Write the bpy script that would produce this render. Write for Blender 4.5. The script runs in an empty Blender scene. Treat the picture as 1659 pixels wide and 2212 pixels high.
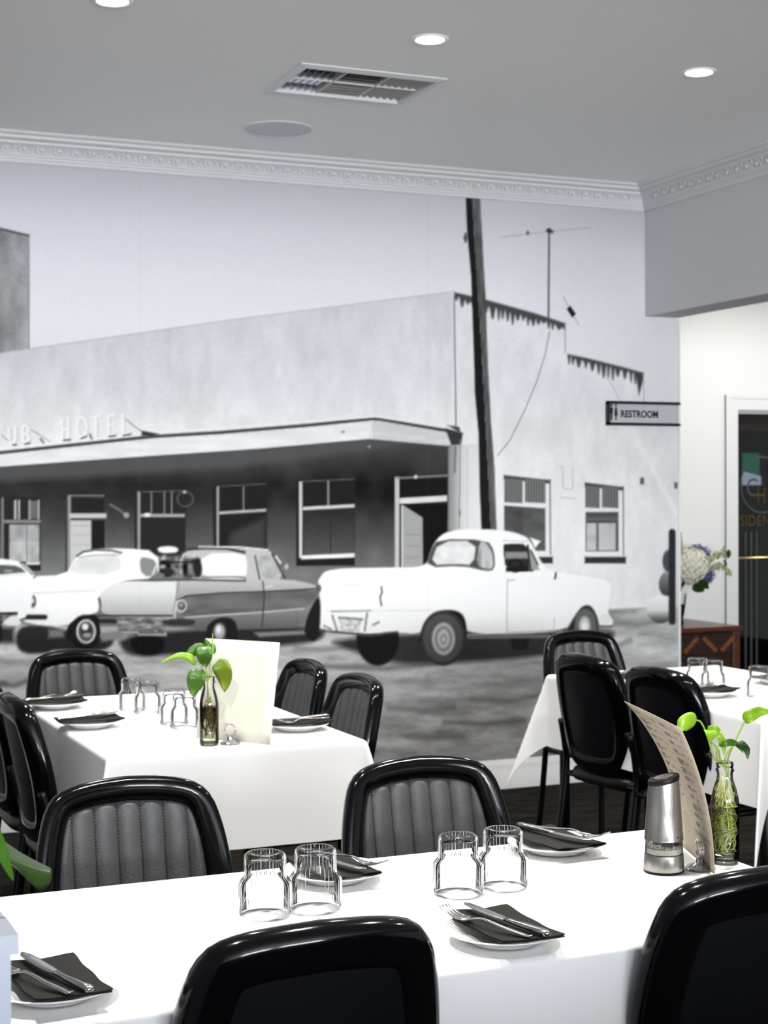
import bpy, bmesh, math, random
import numpy as np
from mathutils import Vector, Matrix

# ------------------------------------------------------------------ camera
SC = bpy.context.scene
COL = SC.collection
EYE = 1.40
FPX, YAW, PITCH, ROLL = 3420.0, 0.4079, -0.0125, -0.0044      # focal length in pixels of a 1659 x 2212 frame
_fw = Vector((math.sin(YAW)*math.cos(PITCH), math.cos(YAW)*math.cos(PITCH), math.sin(PITCH)))
_rt = Vector((math.cos(YAW), -math.sin(YAW), 0)); _up = _rt.cross(_fw)
RT = _rt*math.cos(ROLL)+_up*math.sin(ROLL); UP = -_rt*math.sin(ROLL)+_up*math.cos(ROLL); FW = _fw
cam_data = bpy.data.cameras.new('camera'); cam = bpy.data.objects.new('camera', cam_data); COL.objects.link(cam)
cam.matrix_world = Matrix(((RT.x, UP.x, -FW.x, 0), (RT.y, UP.y, -FW.y, 0), (RT.z, UP.z, -FW.z, EYE), (0, 0, 0, 1)))
cam_data.sensor_fit = 'VERTICAL'; cam_data.sensor_height = 36.0; cam_data.lens = 36.0*FPX/2212
cam_data.clip_start = .05; cam_data.clip_end = 100
cam_data.dof.use_dof = True; cam_data.dof.focus_distance = 2.45; cam_data.dof.aperture_fstop = 11.0
SC.camera = cam

def ray(px, py): return RT*(px-829.5)-UP*(py-1106)+FW*FPX
def at_y(px, py, y): d = ray(px, py); return Vector((0, 0, EYE))+d*(y/d.y)
def at_z(px, py, z): d = ray(px, py); return Vector((0, 0, EYE))+d*((z-EYE)/d.z)

# ------------------------------------------------------------------ world, exposure
world = bpy.data.worlds.new('world'); SC.world = world; world.use_nodes = True
world.node_tree.nodes['Background'].inputs[0].default_value = (.75, .85, 1, 1)
world.node_tree.nodes['Background'].inputs[1].default_value = .3
vs = SC.view_settings
vs.view_transform = 'Standard'; vs.look = 'None'; vs.gamma = 1.0; vs.use_curve_mapping = False
vs.exposure = 0.47
try:
    SC.cycles.use_denoising = True
    SC.cycles.max_bounces = 10; SC.cycles.transparent_max_bounces = 24; SC.cycles.diffuse_bounces = 5
    SC.cycles.sample_clamp_indirect = 6.0; SC.cycles.caustics_reflective = False; SC.cycles.caustics_refractive = False
except Exception: pass
LAMP_W = 18.0            # each ceiling downlight
FILL_WINDOW_W = 620.0         # fill daylight from the unseen windows added behind the viewer

# ------------------------------------------------------------------ materials
def mat(name, col, rough=.5, metal=0., spec=.5, bump=None, vary=None, coat=0., trans=0., emit=None, sheen=0., aniso=0.):
    m = bpy.data.materials.new(name); m.use_nodes = True
    nt = m.node_tree; b = nt.nodes['Principled BSDF']; L = nt.links
    b.inputs['Base Color'].default_value = (*col, 1); b.inputs['Roughness'].default_value = rough
    b.inputs['Metallic'].default_value = metal; b.inputs['Specular IOR Level'].default_value = spec
    if coat: b.inputs['Coat Weight'].default_value = coat; b.inputs['Coat Roughness'].default_value = .06
    if trans: b.inputs['Transmission Weight'].default_value = trans
    if sheen: b.inputs['Sheen Weight'].default_value = sheen
    if aniso: b.inputs['Anisotropic'].default_value = aniso
    if emit: b.inputs['Emission Color'].default_value = (*emit[0], 1); b.inputs['Emission Strength'].default_value = emit[1]
    if bump or vary:
        tc = nt.nodes.new('ShaderNodeTexCoord')
    if bump:                                   # (scale, strength, detail, stretch)
        mp = nt.nodes.new('ShaderNodeMapping'); mp.inputs['Scale'].default_value = bump[3] if len(bump) > 3 else (1, 1, 1)
        L.new(tc.outputs['Object'], mp.inputs[0])
        n = nt.nodes.new('ShaderNodeTexNoise'); n.inputs['Scale'].default_value = bump[0]; n.inputs['Detail'].default_value = bump[2]
        bp = nt.nodes.new('ShaderNodeBump'); bp.inputs['Strength'].default_value = bump[1]; bp.inputs['Distance'].default_value = .01
        L.new(mp.outputs[0], n.inputs['Vector']); L.new(n.outputs['Fac'], bp.inputs['Height']); L.new(bp.outputs[0], b.inputs['Normal'])
    if vary:                                   # (scale, second colour, stretch, lo, hi)
        mp = nt.nodes.new('ShaderNodeMapping'); mp.inputs['Scale'].default_value = vary[2]
        L.new(tc.outputs['Object'], mp.inputs[0])
        n = nt.nodes.new('ShaderNodeTexNoise'); n.inputs['Scale'].default_value = vary[0]; n.inputs['Detail'].default_value = 4
        r = nt.nodes.new('ShaderNodeValToRGB')
        r.color_ramp.elements[0].position = vary[3]; r.color_ramp.elements[1].position = vary[4]
        r.color_ramp.elements[0].color = (*col, 1); r.color_ramp.elements[1].color = (*vary[1], 1)
        L.new(mp.outputs[0], n.inputs['Vector']); L.new(n.outputs['Fac'], r.inputs[0]); L.new(r.outputs[0], b.inputs['Base Color'])
    return m

def thin_glass(name, tint, edge, gloss=.9, rough=.02, ior=1.45, start=.2):
    """clear glass wall: see-through, darker where it is looked through edge-on, with a mirror sheen"""
    m = bpy.data.materials.new(name); m.use_nodes = True
    nt = m.node_tree; L = nt.links; nt.nodes.remove(nt.nodes['Principled BSDF']); out = nt.nodes['Material Output']
    lw = nt.nodes.new('ShaderNodeLayerWeight'); lw.inputs[0].default_value = .42
    rmp = nt.nodes.new('ShaderNodeValToRGB')
    rmp.color_ramp.elements[0].color = (*tint, 1); rmp.color_ramp.elements[1].color = (*edge, 1)
    rmp.color_ramp.elements[0].position = start; rmp.color_ramp.elements[1].position = .97
    tr = nt.nodes.new('ShaderNodeBsdfTransparent'); gl = nt.nodes.new('ShaderNodeBsdfGlossy'); gl.inputs['Roughness'].default_value = rough
    gl.inputs[0].default_value = (gloss, gloss, gloss, 1)
    fr = nt.nodes.new('ShaderNodeFresnel'); fr.inputs[0].default_value = ior
    mx = nt.nodes.new('ShaderNodeMixShader')
    L.new(lw.outputs['Facing'], rmp.inputs[0]); L.new(rmp.outputs[0], tr.inputs[0]); L.new(fr.outputs[0], mx.inputs[0])
    L.new(tr.outputs[0], mx.inputs[1]); L.new(gl.outputs[0], mx.inputs[2]); L.new(mx.outputs[0], out.inputs[0])
    return m

M = {}
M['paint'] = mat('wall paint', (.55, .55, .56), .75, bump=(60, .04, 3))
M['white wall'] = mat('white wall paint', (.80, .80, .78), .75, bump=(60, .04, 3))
M['ceiling'] = mat('ceiling paint', (.82, .82, .815), .55, spec=.35, bump=(50, .03, 3))
M['trim'] = mat('white gloss trim', (.78, .78, .78), .35)
M['plaster'] = mat('cornice plaster', (.58, .585, .59), .55)
M['carpet'] = mat('brown carpet', (.007, .006, .005), .95, spec=.05, vary=(5, (.026, .022, .019), (1.2, 7, 1), .38, .68), bump=(400, .6, 2))
M['black'] = mat('black gloss plastic', (.0014, .0014, .0020), .12, spec=.22, bump=(9, .02, 2))
M['black back'] = mat('dark shell panel', (.0026, .0030, .0048), .42, spec=.14, bump=(300, .05, 2))
M['vinyl'] = mat('grey vinyl', (.060, .061, .063), .42, spec=.35, bump=(260, .16, 5), vary=(30, (.049, .050, .052), (1, 1, 1), .3, .7))
M['seat vinyl'] = mat('black vinyl', (.004, .004, .0045), .32, spec=.3, bump=(200, .1, 4))
M['stitch'] = mat('stitching thread', (.010, .010, .010), .6)
M['leg'] = mat('black painted steel', (.002, .002, .002), .35, spec=.25)
M['cloth'] = mat('white table linen', (.74, .74, .74), .85, spec=.2, sheen=.15, bump=(900, .06, 2))
M['porcelain'] = mat('white porcelain', (.80, .79, .77), .16, spec=.5, coat=.3)
M['napkin'] = mat('charcoal paper napkin', (.018, .0175, .015), .9, spec=.15, bump=(700, .35, 1))
M['cutlery'] = mat('polished steel', (.46, .455, .45), .16, 1.)
M['chrome'] = mat('chrome', (.55, .55, .56), .09, 1.)
M['steel'] = mat('brushed steel', (.40, .38, .355), .27, 1., aniso=.7, bump=(500, .05, 2, (1, 1, .02)))
M['rubber'] = mat('black rubber cap', (.005, .005, .005), .45, spec=.2)
M['tumbler'] = thin_glass('tumbler glass', (.998, 1., 1.), (.72, .745, .77), .7, .02, 1.22, .42)
M['bottle'] = thin_glass('bottle glass', (.98, .99, .985), (.42, .47, .45), .8)
M['mill window'] = thin_glass('clear acrylic', (.97, .97, .96), (.5, .5, .48))
M['water'] = thin_glass('clear water', (.95, .97, .92), (.80, .86, .72), .5)
M['murky water'] = thin_glass('murky water', (.96, .935, .80), (.86, .80, .58), .5)
M['card'] = mat('kraft card', (.40, .34, .262), .8, vary=(60, (.43, .365, .285), (1, 1, 1), .35, .65))
M['cream card'] = mat('cream card', (.80, .765, .66), .8)
M['ink'] = mat('black ink', (.03, .027, .022), .8)
M['grey ink'] = mat('grey ink', (.13, .11, .09), .8)
M['salt'] = mat('salt crystals', (.82, .77, .70), .5, vary=(300, (.6, .5, .4), (1, 1, 1), .45, .7))
M['pepper'] = mat('peppercorns', (.012, .012, .013), .35)
def leafmat(name, a, b):
    m = mat(name, a, .38, spec=.4, vary=(14, b, (1, 1, 1), .35, .68))
    m.node_tree.nodes['Principled BSDF'].inputs['Subsurface Weight'].default_value = 0
    return m
M['leaf'] = leafmat('bright leaf', (.15, .30, .010), (.23, .39, .018))
M['leaf mid'] = leafmat('mid green leaf', (.032, .10, .006), (.055, .14, .009))
M['leaf dark'] = leafmat('dark leaf', (.010, .035, .006), (.018, .055, .009))
M['leaf gold'] = leafmat('variegated leaf', (.05, .13, .005), (.17, .22, .012))
M['leaf grey'] = leafmat('large planter leaf', (.020, .045, .007), (.036, .070, .014))
M['stem'] = mat('green stem', (.20, .29, .03), .4)
M['root'] = mat('pale root', (.50, .58, .10), .5, vary=(40, (.62, .60, .22), (1, 1, 1), .4, .6))
M['root brown'] = mat('brown root', (.20, .14, .03), .6, vary=(40, (.09, .045, .015), (1, 1, 1), .4, .6))
M['wood'] = mat('red brown polished wood', (.115, .030, .009), .3, spec=.5, vary=(6, (.04, .010, .004), (1, 1, 9), .4, .65))
M['wood dark'] = mat('dark wood panel', (.028, .009, .004), .35, vary=(6, (.014, .005, .003), (1, 1, 8), .4, .65))
M['wood light'] = mat('light veneer stripe', (.22, .065, .016), .3, vary=(8, (.15, .042, .011), (1, 1, 9), .4, .65))
M['brass'] = mat('aged brass', (.62, .46, .20), .25, 1.)
M['gold print'] = mat('gold lettering', (.10, .063, .013), .4, .4)
M['etched'] = mat('etched glass line', (.05, .053, .05), .6)
M['door glass'] = thin_glass('dark door glass', (.55, .57, .58), (.3, .3, .3), .8)
M['door wood'] = mat('dark door frame', (.012, .006, .005), .35)
M['sign black'] = mat('sign black', (.004, .004, .005), .4)
M['sign plate'] = mat('sign plate', (.50, .51, .53), .35)
M['speaker'] = mat('speaker grille cloth', (.57, .60, .64), .7)
M['vent white'] = mat('white vent paint', (.62, .63, .64), .4)
M['vent slat'] = mat('grey vent slat', (.30, .285, .275), .45)
M['duct'] = mat('dark duct', (.012, .009, .008), .7)
M['lamp'] = mat('lit lamp lens', (1, 1, 1), .4, emit=((1, .97, .92), 14.))
M['petal white'] = mat('white petals', (.78, .75, .64), .6)
M['petal blue'] = mat('blue petals', (.10, .105, .24), .6)
M['sprig'] = mat('pale sprig', (.33, .36, .20), .6)
M['laminate'] = mat('white laminate', (.30, .325, .38), .45)
M['soil'] = mat('potting soil', (.02, .014, .01), .95)

# ------------------------------------------------------------------ mesh helpers
class MB:
    """gathers shapes into one mesh"""
    def __init__(s): s.v, s.f = [], []
    def add(s, vs_, fs):
        o = len(s.v); s.v += [tuple(p) for p in vs_]; s.f += [tuple(i+o for i in f) for f in fs]; return s
    def box(s, c, d, rz=0., rot=None):
        R = rot if rot is not None else Matrix.Rotation(rz, 3, 'Z')
        P = [Vector(c)+R @ Vector((x*d[0]/2, y*d[1]/2, z*d[2]/2)) for z in (-1, 1) for y in (-1, 1) for x in (-1, 1)]
        return s.add(P, [(0, 2, 3, 1), (4, 5, 7, 6), (0, 1, 5, 4), (2, 6, 7, 3), (0, 4, 6, 2), (1, 3, 7, 5)])
    def loft(s, loops, closed=True, cap0=False, cap1=False):
        n = len(loops[0]); V = [p for l in loops for p in l]; F = []
        for i in range(len(loops)-1):
            for j in range(n if closed else n-1):
                k = (j+1) % n
                F.append((i*n+j, i*n+k, (i+1)*n+k, (i+1)*n+j))
        if cap0: F.append(tuple(range(n-1, -1, -1)))
        if cap1: F.append(tuple(range((len(loops)-1)*n, len(loops)*n)))
        return s.add(V, F)
    def lathe(s, prof, n=48, c=(0, 0, 0), wob=None, cap0=False, cap1=False):
        L = []
        for r, z in prof:
            lp = []
            for i in range(n):
                a = 2*math.pi*i/n; rr = r+(wob(a, r, z) if wob else 0)
                lp.append((c[0]+rr*math.cos(a), c[1]+rr*math.sin(a), c[2]+z))
            L.append(lp)
        return s.loft(L, True, cap0, cap1)
    def tube(s, pts, r, n=8, caps=True):
        P = [Vector(p) for p in pts]; L = []; prev = None
        for i, p in enumerate(P):
            t = (P[min(i+1, len(P)-1)]-P[max(i-1, 0)]).normalized()
            if prev is None:
                a = Vector((0, 0, 1)) if abs(t.z) < .9 else Vector((1, 0, 0)); u = t.cross(a).normalized()
            else:
                u = (prev-t*prev.dot(t)).normalized()
            prev = u; w = t.cross(u); rr = r[i] if isinstance(r, (list, tuple)) else r
            L.append([p+u*(rr*math.cos(2*math.pi*k/n))+w*(rr*math.sin(2*math.pi*k/n)) for k in range(n)])
        return s.loft(L, True, caps, caps)
    def grid(s, fn, nu, nv):
        V = [fn(i/nu, j/nv) for j in range(nv+1) for i in range(nu+1)]
        return s.add(V, [(j*(nu+1)+i, j*(nu+1)+i+1, (j+1)*(nu+1)+i+1, (j+1)*(nu+1)+i) for j in range(nv) for i in range(nu)])
    def ball(s, c, r, n=8, m=6, sq=(1, 1, 1)):
        L = []
        for i in range(m+1):
            a = math.pi*i/m; rr = max(math.sin(a), 1e-3)
            L.append([(c[0]+sq[0]*r*rr*math.cos(2*math.pi*k/n), c[1]+sq[1]*r*rr*math.sin(2*math.pi*k/n), c[2]+sq[2]*r*math.cos(a)) for k in range(n)])
        return s.loft(L)
    def build(s, name, m, parent=None, smooth=False, thick=0., bevel=0., sharp=None):
        me = bpy.data.meshes.new(name); me.from_pydata(s.v, [], s.f); me.update()
        bm = bmesh.new(); bm.from_mesh(me)
        if sharp is not False: bmesh.ops.recalc_face_normals(bm, faces=bm.faces)
        bm.to_mesh(me); bm.free()
        if smooth:
            me.polygons.foreach_set('use_smooth', [True]*len(me.polygons))
            if smooth != True:
                try: me.set_sharp_from_angle(angle=math.radians(smooth))
                except Exception: pass
        o = bpy.data.objects.new(name, me); COL.objects.link(o); me.materials.append(M[m] if isinstance(m, str) else m)
        if parent is not None: o.parent = parent
        if thick:
            md = o.modifiers.new('thickness', 'SOLIDIFY'); md.thickness = thick; md.offset = 0
        if bevel:
            md = o.modifiers.new('edge', 'BEVEL'); md.width = bevel; md.segments = 2; md.limit_method = 'ANGLE'
        return o

def tag(o, label=None, cat=None, group=None, kind=None):
    if label: o['label'] = label
    if cat: o['category'] = cat
    if group: o['group'] = group
    if kind: o['kind'] = kind
    return o
def thing(name, loc=(0, 0, 0), rz=0., label=None, cat=None, group=None):
    o = bpy.data.objects.new(name, None); COL.objects.link(o); o.empty_display_size = .05
    o.location = loc; o.rotation_euler = (0, 0, rz)
    return tag(o, label, cat, group)
def copy_tree(o, parent=None):
    c = o.copy(); COL.objects.link(c)
    if parent is not None: c.parent = parent
    for ch in [x for x in bpy.data.objects if x.parent == o]: copy_tree(ch, c)
    return c
def struct(o, label=None): o['kind'] = 'structure'; return tag(o, label)
def smooth_path(P, n=6):
    """Catmull-Rom through the points"""
    P = [Vector(p) for p in P]; out = []
    for i in range(len(P)-1):
        a, b, c, d = P[max(i-1, 0)], P[i], P[i+1], P[min(i+2, len(P)-1)]
        for k in range(n):
            t = k/n
            out.append(.5*((2*b)+(c-a)*t+(2*a-5*b+4*c-d)*t*t+(3*b-a-3*c+d)*t**3))
    return out+[P[-1]]
def text_mesh(body, size, name, m, place, parent=None, res=3, bold=0.):
    """lettering: place(x, y) maps a point of the flat text to the surface it is printed on"""
    cu = bpy.data.curves.new('lettering', 'FONT'); cu.body = body; cu.size = size; cu.resolution_u = res; cu.offset = bold
    t = bpy.data.objects.new('lettering', cu); COL.objects.link(t)
    dg = bpy.context.evaluated_depsgraph_get(); me = t.evaluated_get(dg).to_mesh()
    V = [v.co.copy() for v in me.vertices]; F = [tuple(p.vertices) for p in me.polygons]
    t.evaluated_get(dg).to_mesh_clear(); bpy.data.objects.remove(t); bpy.data.curves.remove(cu)
    w = max(v.x for v in V)
    b = MB(); b.add([place(v.x, v.y, w) for v in V], F)
    return b.build(name, m, parent, sharp=False)
# ---- the printed mural: a monochrome street photograph, drawn shape by shape ----
class Print:
    """Grey tones of the printed picture at the points (px, py) of the print."""
    def __init__(s, px, py):
        s.x, s.y = px.astype(np.float32), py.astype(np.float32)
        s.v = np.full(px.shape, .8, np.float32)
    def noise(s, sx, sy, seed, x=None, y=None):
        x = s.x if x is None else x; y = s.y if y is None else y
        r = np.random.RandomState(seed).rand(128, 128).astype(np.float32)
        u, v = x/sx+500, y/sy+500
        i, j = np.floor(u).astype(int), np.floor(v).astype(int)
        a, b = u-i, v-j
        a = a*a*(3-2*a); b = b*b*(3-2*b)
        g = lambda p, q: r[q % 128, p % 128]
        return (g(i, j)*(1-a)+g(i+1, j)*a)*(1-b)+(g(i, j+1)*(1-a)+g(i+1, j+1)*a)*b-.5
    def put(s, idx, sd, val, soft, al):
        m = np.clip(.5-sd/(2*soft), 0, 1)*al
        v = val(s.x[idx], s.y[idx]) if callable(val) else val
        s.v[idx] = s.v[idx]*(1-m)+v*m
    def box(s, x0, x1, y0, y1):
        return np.nonzero((s.x > x0) & (s.x < x1) & (s.y > y0) & (s.y < y1))[0]
    def poly(s, pts, val, soft=1.6, al=1., cut=0):
        P = np.array(pts, np.float32)
        for _ in range(cut):                       # rounded corners
            Q = np.roll(P, -1, 0)
            P = np.stack([P*.75+Q*.25, P*.25+Q*.75], 1).reshape(-1, 2)
        idx = s.box(P[:, 0].min()-8, P[:, 0].max()+8, P[:, 1].min()-8, P[:, 1].max()+8)
        if not len(idx): return
        x, y = s.x[idx], s.y[idx]
        d = np.full(x.shape, 1e9, np.float32); ins = np.zeros(x.shape, bool)
        for (ax, ay), (bx, by) in zip(P, np.roll(P, -1, 0)):
            ex, ey = bx-ax, by-ay
            t = np.clip(((x-ax)*ex+(y-ay)*ey)/(ex*ex+ey*ey+1e-9), 0, 1)
            d = np.minimum(d, (x-ax-t*ex)**2+(y-ay-t*ey)**2)
            c = (ay > y) != (by > y)
            ins ^= c & (x < ex*(y-ay)/(ey if ey else 1e-9)+ax)
        d = np.sqrt(d)
        s.put(idx, np.where(ins, -d, d), val, soft, al)
    def rect(s, x0, y0, x1, y1, val, soft=1.6, al=1.):
        s.poly([(x0, y0), (x1, y0), (x1, y1), (x0, y1)], val, soft, al)
    def line(s, pts, w, val, soft=1.3, al=1.):
        P = np.array(pts, np.float32)
        idx = s.box(P[:, 0].min()-w-6, P[:, 0].max()+w+6, P[:, 1].min()-w-6, P[:, 1].max()+w+6)
        if not len(idx): return
        x, y = s.x[idx], s.y[idx]; d = np.full(x.shape, 1e9, np.float32)
        for (ax, ay), (bx, by) in zip(P[:-1], P[1:]):
            ex, ey = bx-ax, by-ay
            t = np.clip(((x-ax)*ex+(y-ay)*ey)/(ex*ex+ey*ey+1e-9), 0, 1)
            d = np.minimum(d, (x-ax-t*ex)**2+(y-ay-t*ey)**2)
        s.put(idx, np.sqrt(d)-w/2, val, soft, al)
    def oval(s, cx, cy, rx, ry, val, soft=1.6, al=1., ring=None):
        idx = s.box(cx-rx-8, cx+rx+8, cy-ry-8, cy+ry+8)
        if not len(idx): return
        q = np.hypot((s.x[idx]-cx)/rx, (s.y[idx]-cy)/ry)
        sd = (q-1)*min(rx, ry)
        if ring: sd = np.abs(sd)-ring/2
        s.put(idx, sd, val, soft, al)

def ramp(*st):
    """tone by height on the print: (y, tone) stops"""
    ys, vs = zip(*st)
    return lambda x, y: np.interp(y, ys, vs).astype(np.float32)

def paint_print(px, py):
    p = Print(px, py); N = p.noise
    # sky: the print's own gradient plus wall-top light falloff painted in
    p.v = np.interp(p.y-.06*p.x, [325, 380, 470, 570, 680, 900], [.70, .75, .845, .905, .935, .92]).astype(np.float32)
    p.v -= .05*np.clip((p.x-1100)/300, 0, 1)  # darker to the right: shade of the bulkhead painted into the tone
    # tower and parapet wall
    def stucco(base, amp, seed):
        def f(x, y):
            return (base(x, y) if callable(base) else base)+amp*(N(38, 55, seed, x, y)+.8*N(14, 40, seed+1, x, y)+.4*N(6, 7, seed+2, x, y))
        return f
    p.poly([(-1300, 190), (0, 494), (63, 509), (64, 756), (0, 765), (-1300, 930)], stucco(lambda x, y: np.interp(y, [490, 760], [.57, .63])+.05*np.clip((x-10)/50, -1, 1), .12, 3))
    p.line([(-1300, 188), (0, 494), (62, 509)], 5, .33, 1.8)
    p.line([(62, 509), (63, 752)], 2, .5)
    p.poly([(-1300, 936), (0, 763), (62, 753), (500, 691), (978, 630), (986, 930), (816, 902), (0, 975), (-1300, 1115)],
           stucco(lambda x, y: np.interp(y-(762-.134*x), [0, 60, 200], [.84, .86, .90]), .05, 7))
    p.line([(0, 763), (500, 691), (978, 630)], 2, .74)
    # side wall
    p.poly([(979, 630), (1220, 697), (1222, 762), (1390, 806), (1391, 900), (1500, 960), (1500, 1330), (980, 1330)],
           stucco(lambda x, y: .905-.03*np.clip((x-1300)/160, 0, 1), .045, 11))
    rnd = random.Random(4)
    def drips(a, b, lo, hi):
        low = []; x = a[0]; env = .5
        while x < b[0]:
            y = a[1]+(b[1]-a[1])*(x-a[0])/(b[0]-a[0])
            env = min(1, max(0, env+rnd.uniform(-.35, .35)))
            d = lo+(hi-lo)*env*rnd.uniform(.55, 1); w = rnd.uniform(3, 6)
            low += [(x, y+lo*rnd.uniform(.7, 1.1)), (x+w*.8, y+d), (x+w*1.5, y+d*.97), (x+w*2.2, y+lo*rnd.uniform(.8, 1.2))]
            x += w*rnd.uniform(2.3, 3.4)
        p.poly([a, b]+[(min(u, b[0]), v) for u, v in low[::-1]], .29, 2.4, 1, 1)
    drips((981, 628), (1221, 695), 16, 46)
    drips((1226, 763), (1390, 804), 9, 36)
    p.poly([(1372, 803), (1390, 807), (1389, 822), (1380, 855), (1376, 825)], .27, 2)
    p.line([(981, 640), (983, 780), (985, 925)], 2.2, .34)
    p.line([(1221, 697), (1221, 762)], 2.2, .62)
    p.line([(1390, 808), (1391, 866)], 2, .66)
    # aerial and its wire
    p.line([(1186, 497), (1185, 690)], 4, .34)
    p.line([(1085, 512), (1185, 500), (1275, 492)], 1.6, .62)
    p.oval(1186, 498, 6, 5, .2); p.oval(1140, 503, 3, 4.5, .33); p.oval(1192, 501, 4, 3, .3)
    p.line([(1217, 642), (1250, 702)], 1.3, .55)
    p.poly([(1224, 667), (1232, 661), (1244, 678), (1236, 686)], .13)
    p.line([(1187, 716), (1178, 765), (1160, 822), (1134, 885), (1102, 950), (1075, 984)], 1.7, .5)
    p.line([(1308, 808), (1340, 866)], 1.3, .72)
    p.line([(1376, 952), (1395, 985), (1463, 1112)], 11, .93, 3, .7)
    # porch
    p.poly([(-1300, 1140), (0, 1006), (320, 984), (560, 968), (798, 946), (975, 962), (985, 1375), (-1300, 1400)],
           lambda x, y: np.interp(y-.09*(500-x)*0, [960, 1000, 1045, 1075, 1130, 1190, 1240], [.33, .26, .15, .15, .25, .37, .43])
           - .05*np.clip((x-600)/200, 0, 1)*np.clip((1130-y)/60, 0, 1)+.06*N(30, 40, 21, x, y)+.04*np.clip((300-x)/300, 0, 1))
    p.poly([(-1300, 1140), (0, 1008), (320, 985), (560, 969), (798, 947), (890, 955), (700, 985), (500, 1010), (0, 1040), (-1300, 1190)], .33, 9, .8)
    p.poly([(905, 975), (966, 965), (966, 1030), (900, 1030)], .24, 10, .7)
    # awning
    p.poly([(-1300, 1108), (0, 972), (330, 937), (560, 921), (812, 902), (965, 927), (990, 936), (975, 964), (798, 948), (560, 969), (320, 985), (0, 1008), (-1300, 1140)],
           lambda x, y: .90-.09*(x > 806)+.06*N(50, 9, 25, x, y))
    p.line([(-1300, 1116), (0, 978), (330, 943), (480, 934), (661, 919), (800, 905), (818, 905), (965, 930), (985, 937)], 7, .26, 1.6)
    p.line([(-1300, 1107), (0, 969), (330, 935), (560, 919), (812, 899), (960, 922)], 5, .93, 1.6)
    p.line([(806, 908), (800, 946)], 2, .8)
    p.oval(798, 965, 3, 3, .6); p.oval(741, 933, 3, 2, .4)
    p.poly([(962, 925), (1000, 935), (996, 962), (975, 962)], .22, 2)
    p.poly([(965, 918), (992, 922), (996, 936), (985, 930)], .3, 1.5)
    p.rect(1000, 940, 1013, 958, .9)
    # end post of the porch
    p.poly([(968, 962), (1042, 958), (1042, 1146), (968, 1146)], lambda x, y: np.interp(x, [966, 972, 984, 996, 1010, 1040], [.45, .55, .66, .8, .85, .88]), 1.5)
    p.line([(994, 950), (992, 1140)], 2.2, .5); p.line([(984, 965), (982, 1020)], 4, .42, 2)
    p.line([(1009, 965), (1009, 1140)], 1.2, .7); p.oval(993, 1108, 2.5, 6, .45)
    # porch windows and doors
    p.rect(2, 1073, 88, 1232, .16, 2); p.rect(3, 1075, 8, 1222, .5)
    for x, w in ((33, 5), (41, 4), (64, 4), (83, 4)): p.rect(x-w/2, 1080, x+w/2, 1122, .72)
    p.rect(66, 1082, 82, 1120, .4); p.rect(8, 1123, 88, 1130, .52)
    p.poly([(20, 1133), (85, 1133), (85, 1213), (20, 1213)], lambda x, y: .62+.14*N(14, 18, 31, x, y)+.05*(y > 1170), 2)
    p.line([(58, 1133), (58, 1213)], 2, .45); p.rect(56, 1213, 86, 1220, .8); p.rect(56, 1221, 87, 1233, .14)
    p.line([(150, 1071), (224, 1071)], 3, .5); p.rect(146, 1070, 153, 1240, .55); p.rect(155, 1078, 225, 1108, .14)
    p.rect(150, 1109, 230, 1119, .74); p.rect(152, 1124, 197, 1245, lambda x, y: .74+.0*x); p.rect(198, 1124, 226, 1200, .12)
    for y in (1135, 1155, 1176): p.line([(158, y), (192, y)], 1.5, .6)
    p.rect(141, 1080, 145, 1240, .22, 2)
    p.rect(291, 1058, 401, 1200, .15, 2); p.rect(297, 1062, 303, 1190, .6)
    for x in (327, 355, 371): p.line([(x, 1062), (x, 1110)], 3, .5)
    p.line([(310, 1062), (398, 1060)], 2, .38); p.rect(303, 1110, 399, 1117, .62); p.oval(318, 1112, 7, 4, .9)
    p.oval(400, 1078, 17, 16, .34, 1.5, 1, 3); p.oval(399, 1063, 4, 3, .7)
    p.line([(238, 1090), (256, 1100), (272, 1113)], 4, .5, 2, .8); p.oval(273, 1113, 6, 6, .6, 2)
    p.rect(461, 1048, 577, 1200, .13, 2); p.rect(468, 1050, 473, 1190, .62); p.line([(473, 1051), (575, 1045)], 2.5, .33)
    p.line([(526, 1052), (526, 1102)], 3, .48); p.poly([(473, 1105), (575, 1099), (575, 1105), (473, 1111)], .68)
    p.poly([(500, 1150), (572, 1120), (574, 1190), (490, 1190)], .27, 8, .8)
    p.rect(640, 1036, 766, 1222, .13, 2); p.rect(646, 1040, 653, 1205, .78); p.line([(655, 1040), (764, 1035)], 2.5, .36)
    p.poly([(656, 1096), (765, 1090), (765, 1199), (656, 1202)], lambda x, y: np.interp(y, [1100, 1195], [.16, .31]), 1.5)
    p.line([(709, 1040), (709, 1092)], 3.5, .58); p.line([(714, 1100), (714, 1200)], 2, .15)
    p.poly([(654, 1095), (766, 1089), (766, 1096), (654, 1102)], .8); p.poly([(652, 1200), (766, 1195), (766, 1204), (650, 1209)], .9)
    p.poly([(641, 1209), (766, 1206), (766, 1218), (641, 1222)], .12)
    p.rect(853, 1030, 863, 1228, .74); p.rect(863, 1034, 966, 1074, .1); p.line([(858, 1033), (966, 1027)], 4, .5)
    p.oval(898, 1030, 4, 4, .8); p.poly([(863, 1076), (966, 1070), (966, 1083), (863, 1089)], .84)
    p.rect(863, 1089, 966, 1228, .08); p.poly([(866, 1092), (872, 1092), (913, 1118), (914, 1228), (866, 1228)], lambda x, y: .62-.0*x, 1.5)
    for y in (1155, 1180, 1204): p.line([(878, y), (908, y)], 1.5, .5)
    p.line([(869, 1092), (869, 1228)], 3, .8)
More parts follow.
